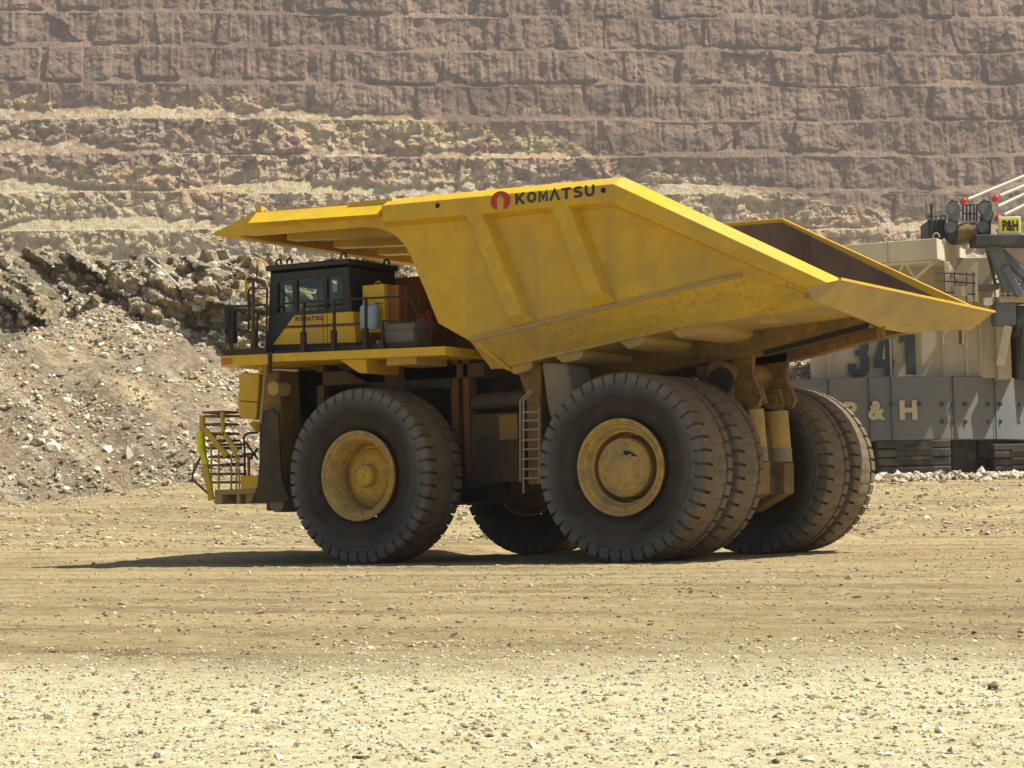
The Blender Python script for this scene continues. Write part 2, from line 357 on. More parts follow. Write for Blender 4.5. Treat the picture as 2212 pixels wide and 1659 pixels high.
g3 = chunks('gravel', np.stack([x, y, gz(x, y)], -1), s_, M['stone'], palette(len(x), [(.46, .38, .25), (.32, .25, .16), (.56, .50, .36)], [5, 4, 3], 8), .5, 43); tag(g3, kind='stuff')

# ================================================================== near bench: blasted face with talus
def rock_mat(name, kind):
    m, n, p = nodes(name); v = objvec(n); a = N(n, 'ShaderNodeAttribute'); a.attribute_name = 'tint'
    s = 1 if kind == 'near' else .16
    f = noise_fac(n, 1.1*s, .3, .72, detail=10, vec=v, rough=.75)
    c = mixc(n, f, (0, 0, 0), (1, 1, 1)); 
    q = N(n, 'ShaderNodeMix'); q.data_type = 'RGBA'; q.blend_type = 'OVERLAY'; q.inputs[0].default_value = .42 if kind == 'near' else .30
    n.links.new(a.outputs['Color'], q.inputs[6]); n.links.new(c, q.inputs[7])
    n.links.new(q.outputs[2], p.inputs['Base Color']); p.inputs['Roughness'].default_value = .95; p.inputs['Specular IOR Level'].default_value = .1
    rc = N(n, 'ShaderNodeAttribute'); rc.attribute_name = 'rc'; rv = rc.outputs['Vector']
    vo = N(n, 'ShaderNodeTexVoronoi'); vo.feature = 'F1'; vo.distance = 'CHEBYCHEV' if kind == 'near' else 'EUCLIDEAN'; vo.inputs['Scale'].default_value = 2.6 if kind == 'near' else .5
    wv = N(n, 'ShaderNodeVectorMath', operation='ADD'); no = N(n, 'ShaderNodeTexNoise'); no.inputs['Scale'].default_value = 1.5*s; no.inputs['Detail'].default_value = 6
    n.links.new(rv, no.inputs['Vector']); n.links.new(rv, wv.inputs[0]); n.links.new(no.outputs['Color'], wv.inputs[1]); n.links.new(wv.outputs[0], vo.inputs['Vector'])
    b1 = bump(n, p, vo.outputs['Distance'], .28 if kind == 'near' else 1.6, .8)
    b2 = bump(n, p, noise_fac(n, 4 if kind == 'near' else .9, .3, .7, detail=12, vec=rv, rough=.78), .16 if kind == 'near' else 1.1, 1, prev=b1)
    # per-stone colour flecks
    q2 = N(n, 'ShaderNodeMix'); q2.data_type = 'RGBA'; q2.blend_type = 'MULTIPLY'; q2.inputs[0].default_value = .55 if kind == 'near' else .35
    sp = N(n, 'ShaderNodeTexVoronoi'); sp.inputs['Scale'].default_value = 5.5 if kind == 'near' else 1.1; n.links.new(rv, sp.inputs['Vector'])
    sx = N(n, 'ShaderNodeSeparateColor'); n.links.new(sp.outputs['Color'], sx.inputs[0]); cr = N(n, 'ShaderNodeMapRange'); cr.inputs[3].default_value = .55; cr.inputs[4].default_value = 1.5; n.links.new(sx.outputs[0], cr.inputs[0])
    n.links.new(q.outputs[2], q2.inputs[6]); n.links.new(cr.outputs[0], q2.inputs[7]); n.links.new(q2.outputs[2], p.inputs['Base Color'])
    return m
la = np.concatenate([np.arange(-110, -34, 1.), np.arange(-34, 40.01, .17), np.arange(41, 110, 1.)]); tt = np.arange(0, 1.0001, 1/210)
LL, TT = np.meshgrid(la, tt)
# path along the slope: horizontal run (depth) and height
rag = fbm(LL*.09, TT*0, 3, 51); rag2 = fbm(LL*.25, TT*3, 3, 52)
foot = 88+1.5*fbm(LL*.07, TT*0, 2, 53)+2.2*smooth(-24, -10, LL)*1.5
hz_t = 10.4+2.4*rag-1.0*(1-smooth(-24, -17, LL))+3.4*np.exp(-((LL+20.5)/2.6)**2)-2.5*np.exp(-((LL+11.8)/3.)**2)   # height where talus meets rock face
crest = 15.9+.35*fbm(LL*.4, TT*0, 3, 54)-2.2*smooth(4, 10, LL)
ta = np.clip(TT/.55, 0, 1); tb = np.clip((TT-.55)/.33, 0, 1); tc = np.clip((TT-.88)/.12, 0, 1)
run = ta*hz_t/ .70 + tb*(crest-hz_t)*.62 + tc*34
h = ta*hz_t+tb*(crest-hz_t)+tc*(.9+2.6*(1-smooth(-10, 0, LL)))
dd = foot+run
sl_ = h*1.15+(dd-88)*.8; pA = .8*LL+.6*sl_; eA = .6*LL-.8*sl_     # bedding dips down to the right
cid, edge = worley(pA*.8+.6*rag2, eA*.33, 61); cid2, edge2 = worley(pA*1.8, eA*.8, 62)
face = smooth(0, .12, tb)*(1-smooth(.0, .25, tc))
dd = dd-face*(1.9*(cid-.5)+.8*(cid2-.5)+1.6*fbm(LL*.3, h*.35, 4, 63))+(1-face)*(1-tc)*0
h2 = h+(1-face)*(.22*fbm(LL*.9, dd*.7, 4, 64)+.10*vnoise(LL*2.5, dd*2.2, s=66))*(1-tc)+face*.5*(cid2-.5)+tc*.12*fbm(LL, dd, 3, 67)
# shallow gullies running down the talus
h2 = h2+(1-face)*(1-tc)*.5*fbm((LL+dd*.35)*.33, dd*.05, 3, 68)*smooth(0, .25, ta)
BX = CP[0]+RH[0]*LL+FH[0]*dd; BY = CP[1]+RH[1]*LL+FH[1]*dd
base = gz(BX, BY)*0+1.75+.9*np.exp(-((LL+11)/6)**2)
BZ = h2*(14.1-1.75)/13.9+base*(1-np.minimum(h, 15)/15)-.25*(ta < .02)
def lerp3(a, b, t): return a*(1-t[..., None])+np.array(b)*t[..., None]
colr = np.ones(LL.shape+(3,))*np.array((.42, .345, .245))
stk = fbm((LL+(dd-88)*.75)*.55, (dd-88)*.07-LL*.03, 4, 71); stk2 = fbm((LL+(dd-88)*.75)*1.6, (dd-88)*.15, 3, 74)
colr = lerp3(colr, (.64, .54, .37), smooth(-.05, .4, stk)*(1-face)*.9)
colr = lerp3(colr, (.27, .22, .175), smooth(.1, .45, -stk)*(1-face)*.7)
colr = lerp3(colr, (.70, .66, .55), smooth(.2, .5, stk2)*(1-face)*.6)
colr = lerp3(colr, (.36, .30, .25), smooth(.05, .5, fbm(LL*.3, h*.5, 4, 72))*.8)
colr = lerp3(colr, (.48, .43, .345), face*.85); colr = lerp3(colr, (.25, .24, .20), face*smooth(0, .4, fbm(LL*.12, h*.35, 3, 73)+.5*(1-smooth(-22, -15, LL)))*.85)
colr = lerp3(colr, (.48, .37, .22), face*(cid2 > .7)*.7); colr = lerp3(colr, (.28, .25, .21), face*(cid < .2)*.5)
colr = lerp3(colr, (.58, .56, .48), tc*.9)
bench = grid_mesh('rock_bench', np.stack([BX, BY, BZ], -1), rock_mat('bench_rock', 'near'), [('tint', np.clip(colr*np.array([1.36, 1.31, 1.17]), 0, .85).reshape(-1, 3)), ('rc', np.stack([pA*1.35, eA*.55, rag2], -1).reshape(-1, 3))], sm=False); tag(bench, kind='structure'); bench.name = 'rocky_hill_slope'
# rubble on the bench
def on_bench(n, seed, t0, t1, l0=-30, l1=33):
    r = np.random.default_rng(seed); i = (r.uniform(t0, t1, n)*(len(tt)-1)).astype(int); j = np.searchsorted(la, r.uniform(l0, l1, n))
    return np.stack([BX[i, j], BY[i, j], BZ[i, j]], -1), i, j
TALC = [(.60, .51, .34), (.44, .36, .23), (.80, .75, .60), (.22, .19, .15), (.28, .19, .15)]
P_, i_, j_ = on_bench(45000, 81, .0, .57); r_ = np.random.default_rng(82); P_ = P_+r_.normal(0, .08, P_.shape)*[1, 1, .3]
s_ = np.clip(r_.lognormal(math.log(.07), .5, len(P_)), .04, .4)*np.where(r_.random(len(P_)) < .02, 1.6, 1)
cl = vnoise(P_[:, 0]*.35, P_[:, 1]*.35, P_[:, 2]*.35, 83); kp = r_.random(len(P_)) < np.clip(.6+.9*cl, .08, 1); P_, s_ = P_[kp], s_[kp]
rb = chunks('talus_rubble', P_, s_, M['stone'], palette(len(P_), TALC, [5, 4, 5, 3, 1.5], 84), .6, 85); tag(rb, kind='stuff')
P_, i_, j_ = on_bench(5000, 91, .50, .90); s_ = np.clip(r_.lognormal(math.log(.12), .5, len(P_)), .06, .42)
rb = chunks('talus_rubble', P_, s_, M['stone'], palette(len(P_), [(.53, .47, .37), (.38, .34, .28), (.68, .63, .52), (.20, .18, .15)], [5, 4, 3, 1.2], 92), .75, 93, sink=.75); tag(rb, kind='stuff')

r_ = np.random.default_rng(88); n_ = 1500; l_ = r_.uniform(13.5, 27, n_); d_ = r_.normal(88.6, .45, n_)+.5*vnoise(l_*.5, l_*0)
X_ = CP[0]+RH[0]*l_+FH[0]*d_; Y_ = CP[1]+RH[1]*l_+FH[1]*d_; s_ = np.clip(r_.lognormal(math.log(.10), .5, n_), .04, .38)
rb = chunks('rubble', np.stack([X_, Y_, gz(X_, Y_)+np.maximum(0, .22-.25*np.abs(d_-88.6))], -1), s_, M['stone'], palette(n_, [(.62, .56, .44), (.48, .40, .28), (.74, .70, .60)], [5, 4, 3], 89), .6, 90); tag(rb, kind='stuff')
# ================================================================== far pit wall
UW0 = np.array([-209., 890.]); UW1 = np.array([223., 950.]); WD = (UW1-UW0); WL = np.linalg.norm(WD); WD /= WL; WN = np.array([WD[1], -WD[0]])   # in (lateral, depth)
uu = np.concatenate([np.arange(-560, -80, 3.), np.arange(-80, WL+80, .5), np.arange(WL+80, WL+700, 3.)]); vv = np.concatenate([np.arange(8, 84, 4), np.arange(84, 258, .5)])
U, Z = np.meshgrid(uu, vv)
def wall_px(px, py):      # photo pixel -> (u, z) on the mean wall plane
    lx = (px-1106)/FPX; a = np.array([[WD[0], -lx], [WD[1], -1]]); s_, D = np.linalg.solve(a, -UW0)
    p = S(px, py, D*1.0/ (np.dot(FW[:2], FH))); return s_, float(p[2])
zb = Z+1.6*fbm(U*.006, Z*0, 2, 101)+1.0*fbm(U*.012, np.floor((Z-135)/17.6)*3.3, 2, 132)+.9*fbm(U*.03, Z*.01, 3, 102)
k = np.floor((zb-140)/17.6); fr = (zb-140)/17.6-k       # 0 at the foot of each bench face
bx = np.array([-60, 0, 600, 1100, 1500, 1800, 2212, 2500]); by = np.array([130, 150, 175, 240, 345, 420, 490, 520])
bp = np.array([wall_px(a, b) for a, b in zip(bx, by)])
line = np.interp(U, bp[:, 0], bp[:, 1])+7*fbm(U*.03, Z*.03, 4, 105)
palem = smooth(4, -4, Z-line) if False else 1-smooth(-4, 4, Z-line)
foot_h = .20+.26*vnoise(U*.016+k*7.7, k*3.1, s=103)+.10*vnoise(U*.08+k*9.7, k*3.1, s=104)
foot_h = foot_h*(.40+.40*palem); berm = 5.5; tal = smooth(0, 1, np.clip(fr/np.maximum(foot_h, .02), 0, 1))
T_ = berm+15*.28; depw = k*T_+np.minimum(fr, foot_h)*15*.85+np.maximum(fr-foot_h, 0)*15*.2+smooth(.95, 1, fr)*np.maximum(T_-foot_h*12.75-(1-foot_h)*3, .2)
hfac = smooth(foot_h, foot_h+.08, fr)*(1-.7*smooth(.9, 1, fr))
# pale, rougher rock lies lower left of a line
c1, e1 = worley(U*.16+.8*fbm(U*.05, Z*.05, 3, 106), zb*.22, 107); c2, e2 = worley(U*.42, zb*.5, 108)
c3, e3 = worley(U*.07+k*3.3, k*5.5+.3*fr, 109)
butt = fbm(U*.035+k*5, k*3.7+fr*.25, 4, 110)
vert = vnoise(U*.75, zb*.06+k, s=111)*.5+vnoise(U*.33, zb*.09+k*2, s=112)
rough = hfac*((2.8+1.6*palem)*butt+2.6*(c3-.5)+(.9*(c1-.5)+.55*(c2-.5))*(.7+2.4*palem)+.55*vert*(1.2-palem)+.8*fbm(U*.2, zb*.25, 3, 113)*(1+palem))
depw = depw-rough-(1-hfac)*(.5*fbm(U*.12, zb*.2, 3, 114)+.35*(c2-.5)*palem)-3*fbm(U*.008, Z*.008, 3, 115)
base_off = -(zb.mean()*0)-np.floor((112-140)/17.6)*(berm+15*.28)
depw = depw+base_off+1.2*fr*vnoise(U*.013+k*3.1, k*5.3, s=131)
lx = UW0[0]+WD[0]*U-WN[0]*depw; ld = UW0[1]+WD[1]*U-WN[1]*depw
WX = CP[0]+RH[0]*lx+FH[0]*ld; WY = CP[1]+RH[1]*lx+FH[1]*ld
wc = np.ones(U.shape+(3,))*np.array((.255, .198, .146))
wc = lerp3(wc, (.345, .27, .20), smooth(-.2, .5, fbm(U*.03, Z*.1, 4, 121))*.7)
wc = lerp3(wc, (.18, .138, .105), smooth(.05, .5, fbm(U*.02, Z*.14, 4, 122))*.8)
pc = np.ones(U.shape+(3,))*np.array((.45, .375, .265))
t1 = fbm(U*.010, Z*.05, 4, 123); t2 = fbm(U*.010+9, Z*.06, 4, 124); t3 = fbm(U*.012, Z*.07+9, 4, 125)
pc = lerp3(pc, (.56, .44, .27), smooth(.0, .3, t1)*.9); pc = lerp3(pc, (.40, .365, .31), smooth(.02, .28, t2)*.8)
pc = lerp3(pc, (.25, .19, .16), smooth(.08, .35, t3)*.85)
s340, z340 = wall_px(1100, 340)
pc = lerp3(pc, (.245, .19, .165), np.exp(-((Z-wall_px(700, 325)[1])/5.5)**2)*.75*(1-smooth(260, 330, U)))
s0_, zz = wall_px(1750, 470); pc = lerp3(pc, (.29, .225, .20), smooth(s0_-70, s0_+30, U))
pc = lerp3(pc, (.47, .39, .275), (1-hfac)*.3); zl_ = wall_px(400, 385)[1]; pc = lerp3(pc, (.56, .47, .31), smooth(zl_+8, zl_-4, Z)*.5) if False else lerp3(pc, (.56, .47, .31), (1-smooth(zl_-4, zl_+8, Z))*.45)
pc = lerp3(pc, (.60, .53, .42), (c2 > .84)*.6); pc = lerp3(pc, (.17, .135, .11), (c2 < .12)*.5)
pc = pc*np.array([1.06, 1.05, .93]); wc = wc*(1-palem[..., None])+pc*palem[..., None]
wc = lerp3(wc, (.17, .13, .105), hfac*(c1 < .12)*.35*(1-palem))
wc = lerp3(wc, (.17, .125, .10), (1-palem)*smooth(.15, .5, fbm(U*.05, Z*.03+k, 3, 141))*.5)
wc = wc*np.array([1.04, .985, .95])
def capg(a):
    a = np.clip(a, 0, .80); a[..., 1] = np.minimum(a[..., 1], a[..., 0]*.86); a[..., 2] = np.minimum(a[..., 2], a[..., 1]*.84); return a
wallm = rock_mat('wall_rock', 'far')
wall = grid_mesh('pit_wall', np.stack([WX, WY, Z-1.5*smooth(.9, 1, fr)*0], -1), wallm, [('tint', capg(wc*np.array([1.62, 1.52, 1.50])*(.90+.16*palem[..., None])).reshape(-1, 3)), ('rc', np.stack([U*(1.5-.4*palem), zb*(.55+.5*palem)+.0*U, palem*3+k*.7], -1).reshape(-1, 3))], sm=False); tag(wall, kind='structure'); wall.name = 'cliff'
foot_h = None
m_, n_, p_ = nodes('haze'); n_.nodes.remove(p_); vp = n_.nodes.new('ShaderNodeVolumePrincipled'); vp.inputs['Color'].default_value = (.93, .90, .88, 1); vp.inputs['Density'].default_value = .00019; vp.inputs['Anisotropy'].default_value = .0
n_.links.new(vp.outputs[0], n_.nodes['Material Output'].inputs['Volume'])
hz_ = MB(); hz_.box(-1900, 1900, -2100, 900, -1.5, 300); hzo = hz_.build('haze', m_); tag(hzo, kind='stuff')
# ================================================================== haul truck
T = empty('haul_truck')
tag(T, 'huge yellow mining dump truck with raised-lip empty bed, parked on the dirt in the foreground', 'dump truck')
R_ = 1.88
def tyre(parent, cx, yc, w, steer, name='tyre', seed=0):
    nl = 43; sub = [0, .10, .13, .5, .87, .90]      # lug (0..0.87) and groove
    angs = []; gro = []
    for i in range(nl):
        for q in (0.0, .10, .44, .76, .865, .9999):
            angs.append((i+q)/nl*2*math.pi); gro.append(1 if q in (.865, .9999) else 0)
    hw = w/2
    # profile across: (y, r, zone)  zone 1 = shoulder lug, 2 = crown, 0 = sidewall
    pr = [(-.62, .93, 0), (-.80, 1.02, 0), (-.93, 1.18, 0), (-.975, 1.30, 0), (-.99, 1.31, 0), (-1.0, 1.40, 0), (-1.0, 1.50, 0), (-.975, 1.51, 0), (-.975, 1.56, 0), (-.995, 1.575, 0), (-.968, 1.62, 0), (-.965, 1.635, 1), (-.958, 1.68, 1), (-.95, 1.77, 1), (-.925, 1.835, 1), (-.87, 1.862, 1), (-.62, 1.876, 1), (-.50, 1.878, 1), (-.49, 1.845, 2), (-.40, 1.86, 2), (-.2, 1.88, 2)]
    pr = pr+[(-y, r, z) for y, r, z in pr[::-1]]
    k = len(pr); V = []; tr = []
    for ai, (a, g) in enumerate(zip(angs, gro)):
        for j, (y, r, z) in enumerate(pr):
            rr, yy, aa = r, y, a
            if z == 1:
                aa = a+(0 if y < 0 else math.pi/nl)+.035*(1-abs(y))*(1 if y > 0 else -1)
                if g: rr = r-(.085 if r > 1.8 else .02); yy = y*.93
            if z == 2:
                aa = a+.02*math.sin(y*14)
                if g: rr = r-.014
            V.append((cx*0+rr*math.cos(aa), yy*hw, rr*math.sin(aa))); tr.append(1. if r > 1.80 else max(0, (r-1.70)*1.5))
    n = len(angs); V = np.array(V); idx = np.arange(n*k).reshape(n, k); nx = np.roll(idx, -1, 0)
    F = np.stack([idx[:, :-1], idx[:, 1:], nx[:, 1:], nx[:, :-1]], -1).reshape(-1, 4)
    o = raw_mesh(name, V, F, M['tyre'], [('tread', np.array(tr)), ('radius', np.hypot(V[:, 0], V[:, 2]))], parent=parent)
    o.data.set_sharp_from_angle(angle=math.radians(28)); return o
def disc_bolts(mb, r, y, n, s, ys=1):
    for i in range(n):
        a = 2*math.pi*i/n; mb.cyl((r*math.cos(a), y, r*math.sin(a)), (r*math.cos(a), y+ys*s, r*math.sin(a)), s*.7, n=6)
def wheel(cx, yc, side, kind, w=1.32, steer=0, bare=False):
    """side = +1: outer face to +Y"""
    m = MB()
    if kind == 'front':
        m.lathe([(.56, .945), (.64, .965), (.665, .94), (.64, .90), (.60, .88), (.585, .84), (.60, .80), (.56, .77), (.34, .735), (.30, .715), (.02, .70), (0, .66)], 0, 0, 72, side)
    else:
        m.lathe([(.56, .945), (.64, .965), (.665, .94), (.64, .90), (.60, .885), (.585, .86), (.61, .82), (.59, .79), (.44, .735), (.42, .70), (.1, .69), (.05, .62)], 0, 0, 72, side)
    m.lathe([(-.55, .945), (-.62, .93), (-.62, .9), (-.4, .85), (-.1, .8), (.05, .66)], 0, 0, 48, side)
    r = m.build('wheel', 'rimyel', T, smooth_ang=30); r.location = (cx, yc, R_-.01); r.rotation_euler[2] = steer
    b = MB()
    if kind == 'front':
        b.lathe([(.0, .69), (.06, .66), (.06, .60), (.12, .585), (.20, .50), (.24, .40), (.26, .30), (.265, .24)], 0, 0, 60, side)
        b.lathe([(.26, .26), (.42, .245), (.45, .20), (.46, .06), (.49, .055), (.50, 0.001)], 0, 0, 40, side)
        disc_bolts(b, .225, side*.45, 12, .03, side); disc_bolts(b, .635, side*.055, 40, .035, side)
        nm = 'hub'
    elif kind == 'rear':
        b.lathe([(.05, .60), (.46, .585), (.49, .56), (.50, .50), (.47, .475), (.485, .44), (.50, .30), (.49, .2), (.50, .001)], 0, 0, 60, side)
        disc_bolts(b, .535, side*.49, 34, .022, side)
        for a_, rr in ((.7, .3), (2.2, .28), (3.7, .33), (5.1, .3), (4.4, .36)):
            b.cyl((rr*math.cos(a_), side*.47, rr*math.sin(a_)), (rr*math.cos(a_), side*.53, rr*math.sin(a_)), .035, n=10)
        nm = 'hub'
    else:
        b.cyl((0, -.3, 0), (0, .3, 0), .6, n=32); nm = 'hub'
    h = b.build(nm, 'hubyel' if kind == 'front' else 'rimyel', r, smooth_ang=30)
    tyre(r, 0, 0, w, 0); return r
M['rimyel'] = mat('dusty_yellow_rim', (.56, .37, .08), .6, (.40, .29, .13), (.35, .6), 2.2, fine=(.22, .14, .06), bmp=.004)
M['hubyel'] = mat('yellow_hub', (.66, .43, .03), .5, (.42, .29, .12), (.44, .70), 2.4, fine=(.3, .18, .05))
WB = 6.42; YF = 4.18-.66; YO = 4.425-.66; YI = YO-1.50
wheel(WB, YF, 1, 'front', steer=-.033); wheel(WB, -YF, -1, 'front', steer=-.033)
wheel(0, YO, 1, 'rear'); wheel(0, YI, -1, 'inner'); wheel(0, -YI, 1, 'inner'); wheel(0, -YO, -1, 'rear')
m = MB()      # black oil mark on the left hub face
m.slab([(-.34, YO+.506, 2.07), (-.16, YO+.506, 2.18), (-.02, YO+.506, 2.20), (-.02, YO+.506, 2.12), (-.14, YO+.506, 2.10)], (0, .006, 0)); m.build('oil_mark', 'rubber_gap', T)
# ---- dump body
YP = 4.0
def P4(pts, Y=YP): return [XZ(a, b, Y) for a, b in pts]
outline = P4([(454, 507), (549.6, 458), (745, 442), (1330, 386), (1690, 574), (1700, 620), (1603, 597), (1016, 737), (947, 698), (916, 621), (900, 585), (889, 556), (872, 526), (850, 505), (822, 494), (786, 490), (547, 509)])
outline[3] = (XZ(1330, 380, 4.25)[0], 7.62)
body = None
for sgn in (1, -1):
    m = MB(); m.prism(outline, sgn*YP, sgn*(YP-.11))
    o = m.build('side_panel', 'yellow', T if body is None else body)
    if body is None: body = o; o.name = 'dump_body'
    # chamfered lower panel
    Cc = P4([(1016, 737), (1603, 597), (1712, 624), (1752, 640)], YP); Bc = P4([(1062, 798), (1481, 706)], 3.4)+[(-2.4, 4.72), (-4.15, 4.84)]
    m = MB()
    for i in range(3):
        a, b, c, d = Cc[i], Cc[i+1], Bc[i+1], Bc[i]
        m.slab([(a[0], sgn*YP, a[1]), (b[0], sgn*YP, b[1]), (c[0], sgn*3.4, c[1]), (d[0], sgn*3.4, d[1])], (0, -sgn*.08, .04))
    m.build('lower_panel', 'panel_grime', body)
    # bent strip along the crease
    m = MB(); m.bar((Cc[0][0], sgn*(YP+.01), Cc[0][1]+.02), (Cc[1][0], sgn*(YP+.01), Cc[1][1]+.02), .08, .07); m.build('seam_strip', 'yellow_dusty', body)
    # top rail
    path = [(5.62, 7.725), (XZ(1330, 380, 4.25)[0], 7.66), (-4.66, 5.215)]
    sec = [(0, 3.80), (0, 3.97), (.17, 4.28), (.52, 4.28), (.60, 4.0), (.60, 3.80)]
    nrm = [(0, 1), None, None]
    d0 = np.array(path[1])-np.array(path[0]); d0 /= np.linalg.norm(d0); d1 = np.array(path[2])-np.array(path[1]); d1 /= np.linalg.norm(d1)
    n0 = np.array([-d0[1], d0[0]]); n1 = np.array([-d1[1], d1[0]]); n0 *= -np.sign(n0[1]); n1 *= -np.sign(n1[1]); nb = (n0+n1)/(1+n0@n1)
    vs = []; 
    for p_, q_ in zip(path, (n0, nb, np.array([1.1, -.27]))):
        for dd_, yy_ in sec: v_ = np.array(p_)+q_*dd_; vs.append((v_[0], sgn*yy_, v_[1]))
    k6 = len(sec); fs = [tuple(range(k6)), tuple(range(2*k6, 3*k6))[::-1]]
    for i in range(2):
        for j in range(k6): fs.append((i*k6+j, i*k6+(j+1) % k6, (i+1)*k6+(j+1) % k6, (i+1)*k6+j))
    MB().add(vs, fs).build('top_rail', 'yellow', body, bevel=.012, smooth_ang=20)
    m = MB(); m.prism([XZ(1650, 585, YP), (-4.4, 5.24), (-4.15, 4.95), XZ(1716, 630, YP), XZ(1600, 602, YP)], sgn*(YP-.02), sgn*(YP-.13)); m.build('corner_plate', 'yellow', body)
    # holes in the rail
    for a, b in ((945, 444), (1303, 411)):
        m = MB(); X, Zz = XZ(a, b, 4.285); m.cyl((X, sgn*4.27, Zz), (X, sgn*4.286, Zz), .055, n=16); m.build('rail_hole', 'rubber_gap', body)
    m = MB(); m.prism([(6.62, 7.74), (5.5, 7.73), (5.5, 7.2), (6.5, 7.42)], sgn*3.82, sgn*4.06); m.build('rail_end', 'yellow', body)
    # canopy side gutter (bright sloped strip)
    a, b = XZ(549, 460, 4.1), XZ(833, 440, 4.1); m = MB()
    m.add([(a[0], sgn*4.02, a[1]+.02), (b[0], sgn*4.02, b[1]+.04), (b[0]+.1, sgn*4.33, b[1]-.24), (a[0], sgn*4.33, a[1]-.25), (b[0]+.12, sgn*3.96, b[1]-.30), (a[0], sgn*3.96, a[1]-.31)],
          [(0, 1, 2, 3), (3, 2, 4, 5), (0, 3, 5), (1, 4, 2), (0, 5, 4, 1)]); m.build('gutter', 'yellow_clean', body)
    # ribs
    for (tl, tr, br, bl, e0, e1) in (((1002, 455), (1036, 452), (1126, 674), (1097, 685.5), (1068, 469), (1161, 698)), ((1186, 437), (1224, 434), (1298, 631), (1268, 642), (1252, 453), (1334, 655))):
        f = [XZ(*q, 4.27) for q in (tl, tr, br, bl)]; r_b = [XZ(*q, YP) for q in (e0, e1)]
        wx = .10
        low = XZ((bl[0]+br[0])/2, (bl[1]+br[1])/2+28, YP)
        bk = [(f[0][0]+wx, f[0][1]), (r_b[0][0], r_b[0][1]), (r_b[1][0], r_b[1][1]), (f[3][0]+.02, r_b[1][1]-.06)]
        p_ = [(q[0], sgn*4.27, q[1]) for q in f]+[(q[0], sgn*(YP-.01), q[1]) for q in bk]
        p_ = [p_[3], p_[2], p_[1], p_[0], p_[7], p_[6], p_[5], p_[4]]
        MB().hexa(p_).build('side_rib', 'yellow', body, bevel=.02)
# inner liner, floor and front wall
fl = [(3.35, 4.02), (-1.2, 4.66), (-2.4, 4.72), (-4.15, 4.84)]
m = MB(); m.prism([(fl[0][0], fl[0][1])]+fl[1:]+[(-4.15, 5.0), (-2.4, 4.90), (-1.2, 4.86), (3.3, 4.25)], -3.44, 3.44); m.build('floor_plate', 'yellow_dusty', body)
for sgn in (1, -1):
    m = MB(); inn = [(5.0, 7.60), (.0, 7.56), (-4.36, 5.16), (-4.15, 5.14), (-3, 5.40), (3.5, 4.88)]
    m.prism(inn, sgn*3.795, sgn*3.77); m.build('liner', 'steel_worn', body)
m = MB(); m.add([(3.3, -3.3, 4.40), (3.3, 3.3, 4.40), (-1.2, 3.3, 4.90), (-1.2, -3.3, 4.90), (-4.2, 3.4, 5.0), (-4.2, -3.4, 5.0)], [(0, 1, 2, 3), (3, 2, 4, 5)]); m.build('bed_floor', 'steel_worn', body)
for sgn in (1, -1):
    m = MB(); m.add([(3.3, sgn*3.3, 4.40), (-1.2, sgn*3.3, 4.90), (-4.2, sgn*3.4, 5.0), (-4.2, sgn*3.77, 5.18), (-3.1, sgn*3.77, 5.42), (3.4, sgn*3.77, 4.92)], [(0, 1, 4, 5), (1, 2, 3, 4)]); m.build('bed_side', 'steel_worn', body)
fw_ = [XZ(*q, YP) for q in ((850, 505), (872, 526), (889, 556), (900, 585), (916, 621), (947, 698), (1016, 737), (1062, 798))]
m = MB()
for i in range(len(fw_)-1):
    a, b = fw_[i], fw_[i+1]; ya = YP-.02 if i < 6 else YP; yb = YP-.02 if i < 5 else (YP-.02 if i == 5 else 3.4)
    m.slab([(a[0]-.02, -ya, a[1]), (a[0]-.02, ya, a[1]), (b[0]-.02, yb, b[1]), (b[0]-.02, -yb, b[1])], (-.08, 0, .03))
m.build('front_wall', 'yellow', body)
# canopy: roof plate, front edge beam, longitudinal ribs
cf = XZ(454, 507, YP)
m = MB(); m.prism([(cf[0], cf[1]+.02), (9.15, 7.66), (6.6, 7.64), (4.9, 7.55), (4.9, 7.45), (6.6, 7.54), (9.1, 7.56), (cf[0]-.1, cf[1]-.02)], -YP+.11, YP-.11)
can = m.build('canopy', 'yellow', body)
m = MB(); m.prism([(cf[0], cf[1]), (cf[0]-.75, cf[1]+.16), (cf[0]-.8, cf[1]-.10), (cf[0]-.70, cf[1]-.14)], -YP+.11, YP-.11); m.build('front_beam', 'yellow', can)
for yy in (2.5, .7, -1.1, -2.9):
    m = MB(); m.prism([(9.3, 7.50), (5.0, 7.46), (5.0, 6.95), (5.5, 7.10), (9.3, 7.28)], yy-.2, yy+.2); m.build('roof_rib', 'yellow', can)
m = MB(); m.prism([(5.05, 7.46), (4.7, 7.46), (4.55, 6.0), (4.85, 6.2), (5.0, 7.0)], -YP+.12, YP-.12); m.build('corner_panel', 'yellow', can)
X, Zz = XZ(551, 455, YP); m = MB(); m.box(X-.02, X+.14, YP-.3, YP-.2, Zz-.05, Zz+.12); m.build('lifting_tab', 'yellow', can)
